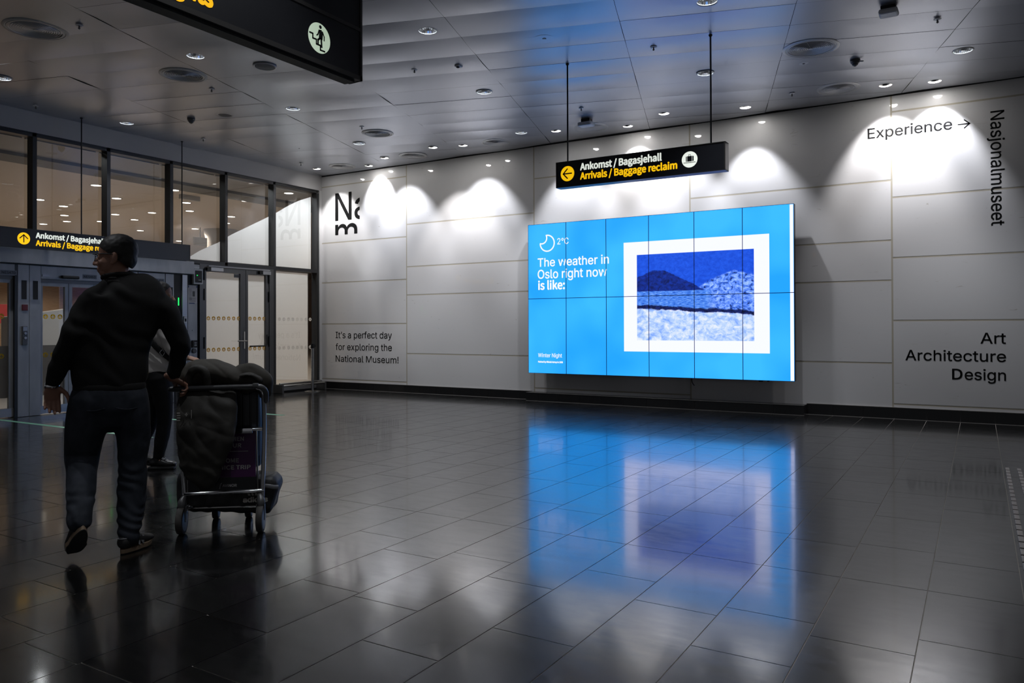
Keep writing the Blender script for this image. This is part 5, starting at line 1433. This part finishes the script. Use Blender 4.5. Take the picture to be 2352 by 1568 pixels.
bm = bmesh.new(); box(bm, .06, .17, .0425, .0436, .487, .4905); cput('panel_stripe', bm, dim_print, ap, smooth=False)
# platform and wheels
for x in (-.12, .16):
    bm = bmesh.new(); tube(bm, smooth_path([(x * 1.5, .05, .16), (x * 1.2, .3, .135), (x * .8, .62, .125)], 4), .013, 10); cput('base_rail', bm, MT['chrome'])
bm = bmesh.new()
for q in range(5): tube(bm, [(-.19 + q * .012, .10 + q * .11, .135), (.235 - q * .02, .10 + q * .11, .135)], .007, 8)
cput('platform_rods', bm, MT['tube'])
for x, y, r, hubr in ((-.213, .02, .083, .05), (.252, .0, .083, .05), (-.098, .39, .05, .03), (.108, .39, .05, .03)):
    bm = bmesh.new(); solid_lathe(bm, [(r * .82, -.02), (r * .96, -.018), (r, -.008), (r, .008), (r * .96, .018), (r * .82, .02)], (x, y, r), 36, 0, 'x'); wh = cput('wheel', bm, rubber)
    bm = bmesh.new(); solid_lathe(bm, [(hubr, -.022), (hubr * 1.35, -.0195), (hubr * 1.35, .0195), (hubr, .022)], (x, y, r), 24, 0, 'x'); cput('hub', bm, MT['alu_mid'], wh)
    bm = bmesh.new()
    limb(bm, [(x, y, r * 1.95, .022, .022), (x, y + .004, r * 2.25, .026, .024), (x * .96, y + .02, r * 2.6, .016, .016)], 14)
    for s in (-1, 1): box(bm, x + s * .024 - .002, x + s * .024 + .002, y - .014, y + .014, r * .9, r * 2.05, 0, .001)
    cput('caster_fork', bm, MT['alu_mid'], wh)

# luggage: sports bag lying across the platform, dark suitcase upright on it, two jackets
nylon = mat('black_nylon', (0.012, 0.012, 0.012), 0.55); bump(nylon, 60, .3, .004)
bm = bmesh.new()
box(bm, -.275, .315, .095, .36, .11, .36, 0, .045)
for v in bm.verts:
    if v.co.x > 0: v.co.x += (v.co.z - .22) * .24 * v.co.x / .3; v.co.z -= .05 * (v.co.x / .3) ** 3
b2 = remeshed(bm, .009, 4, .5, lambda c: .006 * pn(c, 12) + .003 * math.sin(70 * c.x + 4 * pn(c, 6)))
bag = tag(put('sports_bag', b2, CM, nylon, None), 'black sports bag with white brand lettering lying across the base of the cart', 'bag')
bm = bmesh.new()
letters(bm, 'adidas', font('Inter.woff2'), (.132, .074, .166), AX, AZ, .15, .034, bold=.0026)
for q, hgt in enumerate((.014, .026, .04)):
    flat(bm, [(.165 + q * .02, .208), (.179 + q * .02, .208), (.172 + q * .02, .208 + hgt), (.16 + q * .02, .208 + hgt * .85)], (0, .074, 0), AX, AZ, .0008)
put('bag_lettering', bm, CM, mat('pale_print', (0.5, 0.47, 0.42), 0.6), bag, smooth=False)
bm = bmesh.new(); tube(bm, smooth_path([(.24, .092, .262), (.28, .092, .258), (.315, .10, .25), (.335, .13, .244)], 4), [(.014, .004)] * 13, 8, side=(0, 0, 1)); put('pocket_stripe', bm, CM, grey_m, bag)
bm = bmesh.new(); tube(bm, smooth_path([(-.1, .2, .385), (-.02, .2, .43), (.12, .2, .43), (.2, .2, .385)], 5), [(.014, .005)] * 16, 8); put('carry_strap', bm, CM, nylon, bag)
case_m = mat('suitcase_shell', (0.008, 0.009, 0.012), 0.35)
bm = bmesh.new(); box(bm, -.18, .235, .10, .32, .375, .89, 0, .03)
cs_ = tag(put('suitcase', bm, CM, case_m, None, smooth=True), 'dark ribbed suitcase standing upright behind the cart panel', 'suitcase')
bm = bmesh.new()
for q in range(9): box(bm, -.14 + q * .044, -.128 + q * .044, .094, .104, .45, .87, 0, .003)
put('shell_rib', bm, CM, case_m, cs_, smooth=True)
bm = bmesh.new(); tube(bm, smooth_path([(-.04, .2, .90), (-.035, .2, .925), (.1, .2, .925), (.105, .2, .90)], 4), .009, 8); put('carry_handle', bm, CM, MT['black'], cs_)
jack = mat('olive_jacket', (0.045, 0.040, 0.032), 0.7, spec=0.3); bump(jack, 22, .3, .006)
jack2 = mat('dark_jacket', (0.037, 0.034, 0.029), 0.65, spec=0.35); bump(jack2, 22, .3, .006)
def puff(c, k=1.0):
    return k * (.010 * pn(c, 8, 7) + .003 * pn(c, 20, 3) - .006 * (1 - abs(pn((c.x * .6, c.y, c.z * 1.3 + c.x), 6, 9))) ** 5 + .003 * math.sin(40 * c.z + 22 * c.x + 6 * pn(c, 5, 2)))
bm = bmesh.new()
limb(bm, [(-.165, .06, .945, .075, .10), (-.125, .07, .97, .09, .12), (-.02, .09, .97, .083, .13), (.08, .09, .94, .068, .13), (.14, .09, .93, .052, .11)], 24, side=(0, 0, 1))
limb(bm, [(.13, .06, .93, .05, .1), (.185, .06, .937, .063, .09), (.238, .06, .905, .055, .08), (.265, .06, .86, .04, .05), (.255, .06, .825, .02, .03)], 20, side=(0, 1, 0))
b2 = remeshed(bm, .008, 5, .5, lambda c: puff(c, 1.1))
jt = tag(put('jacket', b2, CM, jack, None), 'bundled olive-brown jacket with hood heaped on top of the luggage above the handle', 'jacket')
bm = bmesh.new()
limb(bm, [(.145, -.015, .955, .03, .02), (.195, -.025, .965, .04, .018), (.245, -.005, .93, .03, .02)], 14); put('hood_edge', remeshed(bm, .007, 3, .5, lambda c: puff(c, .8)), CM, jack2, jt)
bm = bmesh.new()
limb(bm, [(-.165, -.02, .90, .026, .03), (-.15, -.035, .965, .024, .03), (-.11, -.05, 1.005, .024, .03), (-.065, -.045, .985, .024, .03), (-.05, -.03, .91, .026, .03)], 16)
put('sleeve', remeshed(bm, .006, 3, .5, lambda c: puff(c, .6)), CM, jack2, jt)
bm = bmesh.new()
limb(bm, [(-.05, .012, .868, .15, .03), (-.055, -.02, .825, .168, .045), (-.055, -.05, .75, .176, .058), (-.055, -.065, .66, .176, .064), (-.07, -.062, .55, .155, .066), (-.08, -.058, .45, .13, .066), (-.075, -.05, .37, .10, .06), (-.055, -.04, .31, .065, .045)], 28, side=(1, 0, 0))
limb(bm, [(.05, -.02, .835, .07, .035), (.08, -.06, .70, .06, .045), (.05, -.08, .55, .055, .045), (.01, -.07, .42, .045, .04), (-.02, -.06, .33, .035, .03)], 18, side=(1, 0, 0))
limb(bm, [(-.08, .02, .86, .14, .03), (-.06, .06, .90, .15, .03), (-.04, .10, .90, .12, .03)], 18, side=(1, 0, 0))
b2 = remeshed(bm, .008, 5, .5, lambda c: puff(c, 1.2))
jd = tag(put('jacket', b2, CM, jack2, None), 'dark puffy jacket hanging from the cart handle down over the purple panel', 'jacket')
bm = bmesh.new()
for q, wd in enumerate((.018, .02, .02, .017)): box(bm, -.205, -.205 + wd, -.112, -.108, .70 + q * .014, .706 + q * .014)
box(bm, -.155, -.14, -.128, -.124, .735, .74); box(bm, -.15, -.145, -.128, -.124, .728, .748); box(bm, -.12, -.117, -.13, -.126, .715, .765)
put('reflective_print', bm, CM, mat('reflective_print', (0.4, 0.38, 0.35), 0.4), jd, smooth=False)
